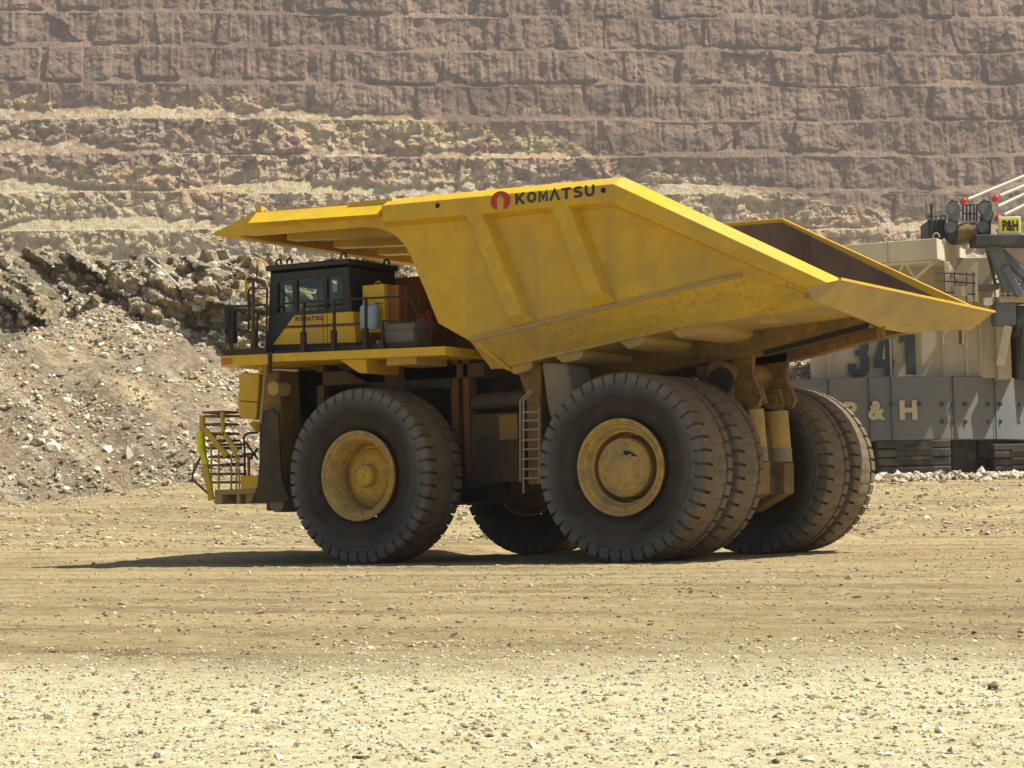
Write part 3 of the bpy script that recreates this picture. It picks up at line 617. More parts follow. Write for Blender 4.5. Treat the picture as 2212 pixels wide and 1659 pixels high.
# tail lip
ys_ = [3.6, 2.0, .6, -.6, -2.0, -3.6]; dr = [.38, .50, .62, .62, .50, .38]
top = [(-4.05, 4.42, 5.13), (-4.72, 4.42, 5.22)]+[(-4.72, y, 5.22) for y in ys_]+[(-4.72, -4.42, 5.22), (-4.05, -4.42, 5.13)]
bot = [(-4.10, 4.28, 4.88), (-4.20, 4.32, 4.85)]+[(-4.72+.40+d*.35, y, 5.22-d-.03) for y, d in zip(ys_, dr)]+[(-4.20, -4.32, 4.85), (-4.10, -4.28, 4.88)]
n8 = len(top); inn_ = lambda p, q: (p[0]+(.30 if abs(p[1]) < 4.4 else (.30 if p[0] < -4.5 else 0)), p[1]*(.93 if abs(p[1]) > 4.2 else 1), p[2]+q)
vs = top+bot+[inn_(p, -.02) for p in top]+[inn_(p, .12) for p in bot]
fs = []
for i in range(n8-1): fs += [(i, i+1, n8+i+1, n8+i), (2*n8+i, 3*n8+i, 3*n8+i+1, 2*n8+i+1), (i, 2*n8+i, 2*n8+i+1, i+1), (n8+i, n8+i+1, 3*n8+i+1, 3*n8+i)]
fs += [(0, n8, 3*n8, 2*n8), (n8-1, 3*n8-1, 4*n8-1, 2*n8-1)]
lip = MB().add(vs, fs).build('tail_lip', 'lip_paint', body, smooth_ang=20)
m = MB(); m.bar((-4.725, 4.42, 5.235), (-4.725, -4.42, 5.235), .06, .05); m.build('lip_edge', 'yellow', lip)
# body underside: longitudinal beams, cross bolsters, pivot pads
for yy in (1.0, -1.0):
    m = MB(); m.prism([(3.0, 4.1), (-1.2, 4.66), (-4.0, 4.86), (-4.0, 4.62), (-3.0, 4.44), (-1.6, 4.18), (2.8, 3.72)], yy-.2, yy+.2); m.build('floor_beam', 'yellow_grimy', body)
m = MB(); m.prism([(-4.0, 4.68), (-1.7, 4.24), (-1.7, 4.14), (-4.0, 4.56)], 1.205, 1.225); m.build('rubber_pad', 'rubber_gap', body)
for a, b, c in ((1100, 1152, 778), (1205, 1262, 762), (1345, 1394, 735), (1455, 1530, 712)):
    x0, z0 = XZ(a, c, 3.3); x1, z1 = XZ(b, c, 3.3); zt = 4.02+(3.35-x0)*.14
    m = MB(); m.prism([(x0+.12, zt+.15), (x1, zt+.25), (x1, zt-.02), (x1+.08, zt-.09), (x0-.15, zt-.16), (x0+.02, zt-.03)], -3.36, 3.36); m.build('cross_bolster', 'yellow_dusty', body, bevel=.02)
m = MB(); X, Zz = XZ(1678, 660, 3.3); m.box(-2.95, -2.65, 3.2, 3.45, 4.6, 4.95); m.build('tail_bracket', 'yellow_dusty', body)
m = MB(); m.box(-4.15, -4.0, .7, .8, 4.35, 4.75); m.build('tail_hook', 'yellow_grimy', body)
m = MB(); m.box(-4.5, -4.42, -3.0, -2.9, 4.45, 4.75); m.build('tail_hook', 'yellow_grimy', body)
# lettering and badge
def ribbon(m, pts, t, P):
    pts = [np.array(p, float) for p in pts]; n = len(pts); L_, R__ = [], []
    for q in range(n):
        d0 = pts[q]-pts[q-1] if q > 0 else pts[1]-pts[0]; d1 = pts[q+1]-pts[q] if q < n-1 else pts[-1]-pts[-2]
        d0 = d0/np.linalg.norm(d0); d1 = d1/np.linalg.norm(d1); n0_ = np.array([-d0[1], d0[0]]); n1_ = np.array([-d1[1], d1[0]]); mm = n0_+n1_; mm = mm/max(.35, (1+n0_@n1_)); L_.append(pts[q]+mm*t/2); R__.append(pts[q]-mm*t/2)
    for q in range(n-1):
        m.slab([P(*R__[q]), P(*R__[q+1]), P(*L_[q+1]), P(*L_[q])], (0, .004, 0))
def word(mt, parent, c, dirx, w, h, dep):
    D_ = Vector(dirx).normalized(); m = MB(); ew = .86; gap = .13; tot = 7*ew+6*gap; ls = []
    el = [(.43+.30*math.cos(u), .5+.39*math.sin(u)) for u in np.linspace(0, 2*math.pi, 21)]
    G_ = {'K': [[(.12, 0), (.12, 1)], [(.76, 1), (.3, .52), (.76, 0)]], 'O': [el], 'M': [[(.12, 0), (.12, .93), (.43, .3), (.74, .93), (.74, 0)]],
          'A': [[(.06, 0), (.43, .93), (.80, 0)]], 'T': [[(.02, .885), (.84, .885)], [(.43, .8), (.43, 0)]],
          'S': [[(.74, .84), (.55, .885), (.28, .87), (.15, .72), (.25, .57), (.60, .45), (.72, .3), (.6, .14), (.35, .11), (.10, .17)]], 'U': [[(.13, 1), (.13, .33), (.25, .15), (.43, .11), (.61, .15), (.73, .33), (.73, 1)]]}
    for k_, ch_ in enumerate('KOMATSU'):
        x0_ = k_*(ew+gap)
        def P(u, v): r_ = Vector(c)+D_*((x0_+u)/tot*w)+Vector((0, 0, v*h)); return tuple(r_)
        for st_ in G_[ch_]: ribbon(m, st_, .225, P)
    return m.build('lettering', mt, parent)
def onrail(px, py): X, Z_ = XZ(px, py, 4.29); return X, Z_
c0 = onrail(1113, 442); c1 = onrail(1285, 423); t1 = onrail(1285, 398)
dx = Vector((c1[0]-c0[0], 0, c1[1]-c0[1])); w_ = dx.length; h_ = t1[1]-c1[1]
word('ink', body, (c0[0], 4.284, c0[1]), dx, w_, h_, .006)
bc = onrail(1081, 434); rr = .235
m = MB(); pts = []
for i in range(40):
    a = math.radians(-58+ (296)*i/39); pts.append((bc[0]-rr*1.0*math.cos(a), bc[1]+rr*.86*math.sin(a)))
m.prism(pts, 4.284, 4.292); lg = m.build('badge', 'redlogo', body)
m = MB(); q = rr*.5
m.prism([(bc[0]-q*.62, bc[1]-rr*.78), (bc[0]-q*.62, bc[1]+.0), (bc[0]-q*.95, bc[1]+.0), (bc[0]-.0, bc[1]+rr*.56), (bc[0]+q*.95, bc[1]), (bc[0]+q*.62, bc[1]), (bc[0]+q*.62, bc[1]-rr*.78)], 4.286, 4.296); m.build('arrow_mark', 'yellow', lg)
# ---- chassis
m = MB()
for yy in (1.05, -1.05):
    m.prism([(9.9, 1.15), (9.9, 2.3), (8.0, 3.1), (5.0, 3.0), (2.5, 2.9), (1.0, 3.3), (-.3, 3.6), (-.3, 2.7), (.6, 2.3), (2.5, 1.7), (5, 1.3), (8, 1.2)], yy-.22, yy+.22)
ch = m.build('chassis_frame', 'frame', T, bevel=.03)
m = MB(); m.box(4.4, 8.6, -1.6, 1.6, 1.25, 4.28); m.box(8.6, 9.6, -2.6, 2.6, 1.4, 4.3); m.build('engine_bay', 'dark', T)
m = MB(); m.cyl((WB, -2.9, R_), (WB, 2.9, R_), .38, n=24); m.build('front_axle', 'frame', T)
m = MB(); m.cyl((0, -1.62, R_), (0, 1.62, R_), .75, n=32); m.prism([(.9, 1.3), (.9, 2.5), (-1.1, 2.6), (-1.2, 1.3), (0, 1.05)], -.8, .8); m.build('rear_axle', 'frame', T)
for yy in (2.55, -2.55):
    m = MB(); m.cyl((WB, yy, 2.2), (WB+.1, yy*.93, 4.2), .27, n=20); m.cyl((WB+.05, yy*.97, 3.1), (WB+.1, yy*.93, 4.25), .34, n=20); m.build('front_suspension', 'frame', T)
# rear frame tower with suspension struts
def B0(px, py, Xp): p = at(px, py, 0, Xp); return float(p[1]), float(p[2])
XS = -1.1
tw = MB()
for sgn in (1, -1):
    tw.prism([(-.1, 4.2), (-1.35, 4.35), (-1.3, 3.8), (-1.5, 3.3), (-1.4, 3.12), (-.85, 3.15), (-.3, 3.4)], sgn*.95, sgn*.80)
tw.box(-.2, -.9, -1.3, 1.3, 2.9, 4.0)
tw.cyl((-.75, -1.5, 3.85), (-.75, 1.5, 3.85), .24, n=24)
tw.build('rear_frame_tower', 'yellow_grimy', T, bevel=.02)
for sgn in (1, -1):
    yy = sgn*.62; m = MB(); m.cyl((XS-.05, yy, 2.25), (XS, yy, 3.06), .275, n=28); s1 = m.build('strut_barrel' if False else 'rear_strut', 'strutyel' if False else 'yellow_dusty', T)
    m = MB(); m.cyl((XS-.06, yy, 1.98), (XS-.05, yy, 2.27), .285, n=28); m.build('strut_sleeve', 'shaft', s1)
    m = MB(); m.cyl((XS+.02, yy, 3.05), (XS+.02, yy, 3.22), .2, n=20); m.cyl((XS, yy-.3, 3.28), (XS, yy+.3, 3.28), .17, n=20); m.prism([(XS-.3, 3.2), (XS+.25, 3.2), (XS+.22, 3.5), (XS-.2, 3.55)], yy-.22, yy-.12); m.prism([(XS-.3, 3.2), (XS+.25, 3.2), (XS+.22, 3.5), (XS-.2, 3.55)], yy+.12, yy+.22); m.build('strut_eye', 'yellow_grimy', s1, bevel=.015)
    m = MB(); m.prism([(XS-.30, 1.98), (XS+.6, 2.0), (XS+.9, .95), (XS+.35, 1.0), (XS-.28, 1.32)], yy-.26, yy+.26); m.build('strut_foot', 'yellow_grimy', s1, bevel=.03)
m = MB(); m.cyl((-1.0, 1.75, 3.62), (-1.0, 1.85, 3.62), .28, n=24); m.build('rear_lamp_housing', 'rubber_gap', T)
m = MB()
for y_, z_ in ((1.45, 2.6), (1.3, 2.2)): m.tube([(-1.3, y_, 3.2), (-1.5, y_-.1, z_), (-1.2, y_-.3, 1.7), (-.6, y_-.2, 1.2)], .025)
m.build('hose', 'dark', T)
# mid section details
def BX_(px0, px1, py0, py1, Y, dy, mt, nm, par=None, bevel=.02):
    x0, z0 = XZ(px0, py0, Y); x1, z1 = XZ(px1, py1, Y); m = MB(); m.box(x0, x1, Y-dy, Y, z1, z0); return m.build(nm, mt, par or T, bevel=bevel)
BX_(972, 992, 776, 1040, 2.6, .35, 'column', 'support_column'); BX_(998, 1016, 776, 1040, 2.6, .35, 'column', 'support_column')
BX_(1137, 1172, 856, 1046, 3.1, .5, 'yellow_grimy', 'side_tank_frame')
m = MB(); a = XZ(1105, 790, 3.0); m.prism([XZ(1110, 775, 3.0), XZ(1172, 775, 3.0), XZ(1172, 858, 3.0), XZ(1140, 858, 3.0)], 3.05, 2.7); m.build('frame_bracket', 'yellow_grimy', T, bevel=.02)
m = MB(); m.prism([XZ(1168, 782, 3.5), XZ(1222, 786, 3.5), XZ(1240, 860, 3.5), XZ(1215, 905, 3.5), XZ(1186, 903, 3.5), XZ(1178, 860, 3.5)], 3.5, 2.5); m.build('hydraulic_tank', 'mudguard', T, bevel=.08)
BX_(1077, 1118, 895, 949, 2.9, .4, 'yellow_grimy', 'valve_box'); BX_(1017, 1121, 895, 1040, 2.5, .3, 'frame', 'fuel_tank')
m = MB(); a = XZ(1015, 868, 2.7); b = XZ(1128, 858, 2.7); m.cyl((a[0], 2.5, a[1]), (b[0], 2.5, b[1]), .17, n=20); m.build('exhaust_duct', 'frame', T)
m = MB()
for i in range(5):
    a = XZ(1030+9*i, 940, 2.95); b = XZ(1034+12*i, 1010+6*i, 2.95); c = XZ(985+6*i, 1035+4*i, 2.95); m.tube([(a[0], 2.95, a[1]), (b[0], 3.0, b[1]), ((b[0]+c[0])/2, 3, (b[1]+c[1])/2-.1), (c[0], 2.9, c[1])], .022)
m.build('hose', 'dark', T)
m = MB(); lx = []
for px in (1124, 1131): a = XZ(px, 866, 3.55); b = XZ(px, 1066 if px == 1131 else 1040, 3.55); m.tube([(a[0]-.18, 3.45, a[1]+.22), (a[0], 3.55, a[1]), (b[0], 3.55, b[1])], .022)
a = XZ(1165, 880, 3.55); b = XZ(1165, 1045, 3.55); m.tube([(a[0], 3.55, a[1]), (b[0], 3.55, b[1])], .022); lad = m.build('side_ladder', 'galv', T)
for py in (889, 907, 927, 949, 969, 990, 1012, 1032):
    a = XZ(1128, py+2, 3.55); b = XZ(1166, py, 3.55); m = MB(); m.tube([(a[0], 3.55, a[1]), (b[0], 3.55, b[1])], .02); m.build('rung', 'galv', lad)
# ---- deck
DK = MB(); DK.prism([(10.05, 4.62), (4.15, 4.5), (4.15, 4.31), (8.6, 4.41), (8.7, 4.36), (10.05, 4.37)], 4.2, 3.2); DK.prism([(10.05, 4.62), (4.15, 4.5), (4.15, 4.31), (8.6, 4.41), (8.7, 4.36), (10.05, 4.37)], 3.2, -4.2)
deck = DK.build('deck', 'yellow_clean', T, bevel=.015)
m = MB(); a = XZ(680/2.0109*.5486+384, 773, 4.23); m.box(8.72, 8.62, 4.205, 4.23, 4.15, 4.62); m.build('deck_joint', 'dark', deck)
m = MB(); m.box(10.0, 9.72, 4.205, 4.225, 4.42, 4.54); m.build('marker_lamp', 'amber', deck, bevel=.01)
m = MB(); m.box(10.0, 8.8, 4.0, 4.17, 4.60, 4.74); m.box(8.7, 4.9, 4.0, 4.05, 4.55, 4.66); m.build('kick_plate', 'rail', deck)
m = MB(); m.prism([XZ(733, 777, 3.9), XZ(790, 775, 3.9), XZ(793, 806, 3.9), XZ(775, 806, 3.9)], 3.9, 2.6); m.build('deck_support', 'yellow', deck, bevel=.02)
BX_(834, 900, 766, 786, 3.9, 1.2, 'yellow_dusty', 'deck_support', deck)
m = MB(); m.box(4.2, 8.6, -3.6, 2.6, 3.95, 4.24); m.build('deck_crossmember', 'frame', deck)
BX_(643, 700, 783, 905, 2.6, .2, 'frame', 'heat_shield')
m = MB(); m.prism([XZ(700, 783, 2.9), XZ(960, 780, 2.9), XZ(960, 838, 2.9), XZ(800, 838, 2.9)], 2.6, 2.3); m.build('inner_fender', 'dark', T)
# ---- cab
YC, YB = 3.72, 1.92
def cz(px, py, Y=YC): return XZ(px, py, Y)
cb = [cz(584.5, 580), cz(752, 572), cz(760.5, 672), cz(766, 748), cz(572, 754)]
zr = 6.46; 
# near wall as frame pieces around the windows
wins = [((602, 609), (632, 670)), ((641, 607), (699, 668)), ((706, 610), (740, 664))]
def wallframe(Y, dy, name, outline_, holes, parent, sgn=1):
    """panel with rectangular openings: columns between openings, plus bands above and below"""
    hx = [(XZ(*h[0], Y), XZ(*h[1], Y)) for h in holes]
    zt = max(h[0][1] for h in hx); zb_ = min(h[1][1] for h in hx); m = MB()
    xl, xr = outline_; z0, z1 = 4.66, zr
    xs = [xl]
    for h in hx: xs += [h[0][0], h[1][0]]
    xs.append(xr)
    fx = lambda x, z: x+ (.14 if x > 8.5 else 0)*(z1-z)/1.8 - (.12*(z1-z)/1.8 if x < 7.2 and x == xr else 0)
    def quad(x0, x1, za, zb2): m.hexa([(fx(x1, za), Y-dy, za), (fx(x0, za), Y-dy, za), (fx(x0, za), Y, za), (fx(x1, za), Y, za), (fx(x1, zb2), Y-dy, zb2), (fx(x0, zb2), Y-dy, zb2), (fx(x0, zb2), Y, zb2), (fx(x1, zb2), Y, zb2)])
    quad(xl, xr, zt, z1); quad(xl, xr, z0, zb_)
    for i in range(0, len(xs), 2): quad(xs[i], xs[i+1], zb_, zt)
    return m, hx, zt, zb_
XL, XR = cb[0][0], cb[1][0]
m, hx, zt, zbm = wallframe(YC, .09, 'cab', (XL, XR), wins, None)
# far wall sized so the view through is as in the photo
far = [((607, 614), (629, 669)), ((645, 611), (689, 669)), ((715, 627), (731, 649))]
XFL = XL+.0
def yF(px): return float(at(px, 640, 0, XL+.04)[1])
def xF(px): return XZ(px, 640, YB+.05)[0]
zb2, zt2 = XZ(650, 668, YB)[1]-.03, XZ(650, 612, YB)[1]
hx2 = [((min(xF(674), XL-.05), 0), (xF(689), 0)), ((xF(715), 0), (xF(731), 0))]
m2 = MB(); m2.box(XL, XR, YB, YB+.09, 4.66, zb2); m2.box(XL, XR, YB, YB+.09, zt2, zr)
for a_, b_ in ((XL, hx2[0][0][0]), (hx2[0][1][0], hx2[1][0][0]), (hx2[1][1][0], XR)):
    if a_-b_ > .01: m2.box(a_, b_, YB, YB+.09, zb2, zt2)
m2.box(hx2[1][0][0], hx2[1][1][0], YB, YB+.09, zb2, zb2+.35)
YW0, YW1 = yF(611), YB+.12      # windscreen opening in the front wall
m2.box(XL-.02, XL+.07, YC-.09, YB+.09, 4.66, 5.2); m2.box(XL-.02, XL+.07, YC-.09, YB+.09, 6.2, zr); m2.box(XL-.02, XL+.07, YC-.09, YW0, 5.2, 6.2)
m.v += []; o_ = len(m.v); m.v += m2.v; m.f += [tuple(i+o_ for i in f) for f in m2.f]
m.box(XR-.0, XR+.08, YB, YC-.09, 4.66, zr)
m.box(XL, XR, YB, YC, zr-.06, zr); m.box(XL, XR, YB, YC, 4.66, 4.7)
cab = m.build('cab', 'black', T)
m = MB(); m.box(XL+.10, XR-.06, YB-.08, YC+.07, zr, zr+.12); m.build('cab_roof', 'black', cab, bevel=.03)
for a, b in ((XL-.15, YC-.1), (XR+.15, YC-.05), (XR+.15, YB+.1), (XL-.45, YC-.1)):
    m = MB(); 
    m.tube([(a+.07*math.cos(t), b, zr+.19+.07*math.sin(t)) for t in np.linspace(-.6, 3.74, 10)], .025); m.build('lifting_eye', 'black', cab)
for h in hx: m = MB(); m.box(h[0][0], h[1][0], YC-.05, YC-.04, zbm, zt); m.build('window', 'glass', cab)
for h in hx2: m = MB(); m.box(h[0][0], h[1][0], YB+.04, YB+.05, zb2, zt2); m.build('window', 'glass', cab)
m = MB(); m.box(XL+.02, XL+.03, YW0, YB+.09, 5.2, 6.2); m.build('windscreen', 'glass', cab)
m = MB(); m.box(7.9, 7.5, 2.6, 3.1, 4.75, 5.3); m.box(7.6, 7.5, 2.6, 3.1, 5.2, 5.78); m.build('driver_seat', 'dark', cab, bevel=.06)
m = MB(); m.tube([(8.5, 2.9, 5.2), (8.25, 2.9, 5.5)], .03); m.tube([(8.22+.08*math.cos(t), 2.9+.2*math.sin(t), 5.52+.1*math.cos(t)) for t in np.linspace(0, 6.28, 16)], .02); m.build('steering_wheel', 'dark', cab)
m = MB(); m.prism([cz(588.6, 745, YC+.03), cz(635, 681, YC+.03), cz(761.7, 672.5, YC+.03), cz(768.6, 740, YC+.03)], YC+.03, YB+.2); pn = m.build('cab_base_panel', 'yellow_clean', cab, bevel=.015)
m = MB(); a = cz(612, 709, YC+.034); b = cz(766, 703, YC+.034); m.bar((a[0], YC+.03, a[1]), (b[0], YC+.03, b[1]), .012, .018)
for x_, t_, b_ in ((698, 677, 741), (707, 677, 741)): a = cz(x_, t_, YC+.034); b = cz(x_, b_, YC+.034); m.bar((a[0], YC+.03, a[1]), (b[0], YC+.03, b[1]), .012, .01, up=(1, 0, 0))
m.build('panel_seam', 'rail', pn)
m = MB(); m.prism([cz(580, 745, YC+.02), cz(772, 740, YC+.02), cz(772, 750, YC+.02), cz(580, 756, YC+.02)], YC+.02, YB); m.build('cab_sill', 'dark', cab)
a = cz(637, 693, YC+.05); b = cz(697.5, 691, YC+.05); t_ = cz(697.5, 681.5, YC+.05)
word('ink', cab, (a[0], YC+.036, a[1]-.005), (b[0]-a[0], 0, b[1]-a[1]), a[0]-b[0], t_[1]-b[1], .004)
# ---- deck equipment
x0, z0 = XZ(782, 616.5, 3.45); x1, z1 = XZ(831, 720, 3.45)
m = MB(); m.box(x0, x1, 1.6, 3.45, 4.95, z0); m.box(x0-.3, x1, 1.7, 3.40, 4.6, 4.8); cabn = m.build('electrical_cabinet', 'yellow_clean', T, bevel=.02)
for zz in (z0-.42, z0-1.05): m = MB(); m.box(x0-.02, x1+.02, 3.452, 3.458, zz-.008, zz+.008); m.build('door_seam', 'rail', cabn)
m = MB(); m.box(x0+.14, x0, 2.4, 3.2, z0-.62, z0-.3); m.build('side_vent', 'yellow', cabn, bevel=.02)
m = MB(); m.tube([(x0-.25+.07*math.cos(t), 3.2, z0+.02+.07*math.sin(t)) for t in np.linspace(0, 3.14, 8)], .018); m.build('lifting_eye', 'yellow', cabn)
m = MB(); m.box(x1-.02, x1-.28, .6, 3.3, 4.58, z0-.03)
for yy in (1.0, 1.5, 2.0, 2.5, 3.0): m.box(x1-.28, x1-.31, yy, yy+.05, 4.6, z0-.1)
m.build('grid_box', 'orange', T, bevel=.01)
_, zt3 = XZ(880, 597, 1.2); m = MB(); m.box(4.75, 7.6, -2.4, 1.1, 4.6, zt3); m.build('retarder_housing', 'orange', T, bevel=.02)
gx0, gz0 = XZ(830, 702, 4.0); gx1, gz1 = XZ(894, 746, 4.0)
m = MB(); m.box(gx0, gx1, 3.3, 4.0, 4.58, gz0-.1); gb = m.build('storage_box', 'grey', T, bevel=.02)
m = MB(); m.prism([(gx0+.05, gz0-.1), (gx0+.05, gz0), (gx1-.05, gz0), (gx1-.22, gz0-.14), (gx1-.05, gz0-.14)][:3]+[(gx1-.08, gz0-.11)], 3.25, 4.05); m.prism([(3.25, gz0-.1), (4.06, gz0-.13), (4.0, gz0-.02), (3.7, gz0+.04), (3.25, gz0+.04)], gx0+.05, gx1-.06, axis=0); m.build('lid', 'grey', gb)
for px in (787, 803):
    X, Zz = XZ(px, 684, 3.75); m = MB(); prof = [(.001, -.28), (.11, -.27), (.125, -.2), (.125, .17), (.10, .24), (.05, .27), (.045, .31), (.001, .31)]
    vs = []; n_ = 20
    for i in range(n_):
        a = 2*math.pi*i/n_; vs += [(X+r*math.cos(a), 3.7+r*math.sin(a), Zz+z) for r, z in prof]
    k_ = len(prof); m.add(vs, [(i*k_+q, i*k_+q+1, ((i+1) % n_)*k_+q+1, ((i+1) % n_)*k_+q) for i in range(n_) for q in range(k_-1)]); m.build('reservoir_bottle', 'blue', T)
for px, yy, h_ in ((912, 3.5, .34), (925, 3.3, .42)):
    X, Zz = XZ(px, 702, yy); m = MB(); m.cyl((X, yy, Zz-.28), (X, yy, Zz+h_*.4), .12, n=20); m.cyl((X, yy, Zz+h_*.4), (X, yy, Zz+h_*.55), .12, .05, n=20); m.cyl((X, yy, Zz+h_*.55), (X, yy, Zz+h_*.7), .035, n=12); eb = m.build('fire_bottle', 'red', T)
    m = MB(); m.box(X-.03, X+.03, yy+.118, yy+.128, Zz-.15, Zz+.02); m.build('label', 'white', eb)
# ---- deck handrails
YH = 4.12
def ptY(px, py, Y=YH): X, Z_ = XZ(px, py, Y); return (X, Y, Z_)
hr = MB(); hr.tube([ptY(602, 657), ptY(777, 645), ptY(878, 640), ptY(886, 643), ptY(908, 696)], .022); hr.tube([ptY(610, 706), ptY(777, 699)], .018); hr.tube([ptY(826, 693), ptY(927, 696)], .02)
hrail = hr.build('handrail', 'rail', T)
for px, t_, b_ in ((656.5, 654, 763), (722, 648, 762), (790.5, 641, 760), (826, 693, 758)):
    m = MB(); a, b = ptY(px, t_), ptY(px, b_); m.bar(a, b, .05, .05, up=(1, 0, 0)); md = ptY(px-1, (t_+b_)/2+8); m.bar(md, b, .11, .10, up=(1, 0, 0)); m.build('post', 'rail', hrail)
fr_ = MB()
for pth in ([(492.6, 662), (572, 659)], [(494, 669), (570, 673)], [(502, 713), (549, 718)], [(502, 664), (502, 753)], [(487, 662), (489, 685), (498, 754)], [(537, 718), (537, 627), (541, 622), (577, 623.5), (575, 754)], [(556, 672), (556, 753)], [(540, 640), (545, 640)], [(540, 655), (545, 655)]):
    fr_.tube([ptY(*q, 4.0) for q in pth], .024)
frl = fr_.build('front_handrail', 'rail', T)
m = MB(); m.bar(ptY(546.8, 607, 4.02), ptY(548, 757, 4.02), .05, .05, up=(1, 0, 0)); m.bar(ptY(549, 712, 4.02), ptY(549, 757, 4.02), .11, .1, up=(1, 0, 0)); m.build('mast', 'frame', frl)
m = MB(); m.tube([ptY(554, 583, 3.9), ptY(554, 612, 3.9)], .012); m.build('aerial', 'rail', frl)
m = MB(); m.cyl(ptY(535, 582, 3.8), ptY(535, 600, 3.8), .035, n=12); bk_ = m.build('beacon', 'white', frl)
m = MB(); m.tube([ptY(531.5, 600, 3.8), ptY(531.5, 643, 3.8)], .025); m.build('beacon_post', 'yellow', frl)
m = MB(); a = ptY(487, 674, 4.05); m.box(a[0]+.1, a[0]-.06, 3.7, 4.0, a[2]-.5, a[2]+.1); m.build('mirror', 'black', frl, bevel=.03)
m = MB(); a = ptY(490, 712, 4.05); m.box(a[0]+.1, a[0]-.08, 3.75, 4.0, a[2]-.3, a[2]+.1); m.build('mirror', 'black', frl, bevel=.03)
# ---- front end: air cleaner, mud flap, bumper, stairs
YA = 3.3
x0, z0 = XZ(517, 806, YA); x1, z1 = XZ(558, 905, YA)
m = MB(); m.prism([XZ(521, 804, YA), XZ(560, 807, YA), XZ(553, 907, YA), XZ(519, 903, YA), XZ(512, 870, YA)], YA, YA-.9); ac = m.build('air_cleaner', 'yellow_clean', T, bevel=.03)
a = XZ(520, 838, YA); m = MB(); m.cyl((a[0]-.1, YA-.35, a[1]+.32), (a[0]-.1, YA-.35, a[1]-.32), .33, n=28); m.build('intake_drum', 'yellow_clean', ac)
a = XZ(543, 912, YA); b = XZ(545, 932, YA); m = MB(); m.cyl((a[0], YA-.25, a[1]), (b[0], YA-.25, b[1]), .22, .05, n=20); m.build('dust_cup', 'yellow_clean', ac)
a = XZ(518, 866, YA+.01); b = XZ(556, 869, YA+.01); m = MB(); m.bar((a[0], YA+.004, a[1]), (b[0], YA+.004, b[1]), .02, .02); m.build('clamp', 'rail', ac)
a = XZ(589.6, 839, 3.75); m = MB(); m.cyl((a[0], 3.3, a[1]), (a[0], 3.75, a[1]), .155, n=28); m.build('lamp_cover', 'yellow_dusty', T)
m = MB(); m.tube([ptY(574, 782, 3.7), ptY(569, 850, 3.7), ptY(562, 915, 3.7)], .035); m.build('grab_pole', 'galv', T)
m = MB(); m.prism([XZ(560, 778, 3.5), XZ(577, 778, 3.5), XZ(574, 800, 3.5), XZ(566, 806, 3.5)], 3.62, 3.3); m.build('corner_bracket', 'yellow', T)
m = MB(); m.prism([XZ(576, 800, 3.35), XZ(602, 800, 3.35), XZ(617, 1068, 3.35), XZ(560, 1068, 3.35), XZ(562, 880, 3.35)], 3.35, 2.6); m.build('front_upright', 'yellow_grimy', T, bevel=.03)
fl_ = [XZ(*q, 3.62) for q in ((561, 888), (586, 884), (600, 895), (607, 1030), (625, 1082), (541, 1087), (556, 1050), (560, 1000))]
m = MB(); m.prism(fl_, 3.62, 3.55); m.build('mud_flap', 'flap', T)
M_ = None
a = XZ(602, 1087, 3.5); m = MB(); m.cyl((a[0]+.02, 3.55, a[1]), (a[0]+.02, 2.9, a[1]), .2, n=24); m.build('tow_boss', 'mudguard', T)
BX_(575, 594, 1086, 1103, 3.5, .12, 'frame', 'tow_eye')
YU = 3.4
bmp = MB(); a0 = XZ(463, 1058, YU); a1 = XZ(556, 1087, YU)
bmp.box(a0[0], a1[0]-.4, -YU, YU, a0[1]-.12, a0[1]+.0); bmp.box(a0[0], a0[0]-.22, -YU, YU, a1[1], a0[1]-.12); bmp.box(a0[0]-.62, a0[0]-.72, -YU, YU, a1[1], a0[1]-.12); bmp.box(a0[0]-.8, a1[0]-.4, -YU, YU-.1, a1[1], a0[1]-.12)
bump_o = bmp.build('bumper', 'yellow_dusty', T, bevel=.015)
BX_(519, 560, 1028, 1056, YU, .8, 'yellow_clean', 'step_box', bump_o)
def Y4(px, py, Y=YU): X, Z_ = XZ(px, py, Y); return (X, Y, Z_)
for Yq in (YU, YU-.7):
    st = MB()
    st.bar(Y4(437, 897, Yq), Y4(437, 943, Yq), .07, .11, up=(1, 0, 0)); st.bar(Y4(436, 940, Yq), Y4(441, 986, Yq), .06, .12, up=(1, 0, 0)); st.bar(Y4(440, 984, Yq), Y4(457, 1080, Yq), .06, .14, up=(1, 0, 0))
    st.bar(Y4(440, 925, Yq), Y4(490, 985, Yq), .05, .13, up=(1, 0, 0)); st.bar(Y4(480, 890, Yq), Y4(482, 940, Yq), .05, .08, up=(1, 0, 0)); st.bar(Y4(482, 935, Yq), Y4(512, 975, Yq), .05, .10, up=(1, 0, 0))
    if Yq == YU: stairs = st.build('access_stairs', 'yellow', T)
    else: st.build('stringer', 'yellow', stairs)
for py, xa, xb in ((889, 440, 481), (897, 441, 480), (915, 442, 480), (935, 444, 482), (950, 448, 484), (966, 450, 488), (985, 452, 490), (1003, 454, 492), (1022, 457, 497), (1040, 460, 500)):
    a = Y4(xa, py, YU-.1); b = Y4(xb, py+1, YU-.1); m = MB(); m.box(a[0], b[0], YU-.7, YU-.05, a[2]-.05, a[2]); m.build('step', 'yellow_grimy', stairs)
m = MB(); m.tube([Y4(443, 971), Y4(434, 985), Y4(416, 1024), Y4(416, 1036), Y4(454, 1070)], .028); m.build('grab_loop', 'yellow_grimy', stairs)
m = MB(); m.cyl(Y4(432, 932, YU+.06), Y4(433, 975, YU+.06), .07, n=12); m.cyl(Y4(435, 972, YU+.06), Y4(445, 1003, YU+.06), .06, n=12); m.build('reflective_sleeve', 'lime', stairs)
m = MB()
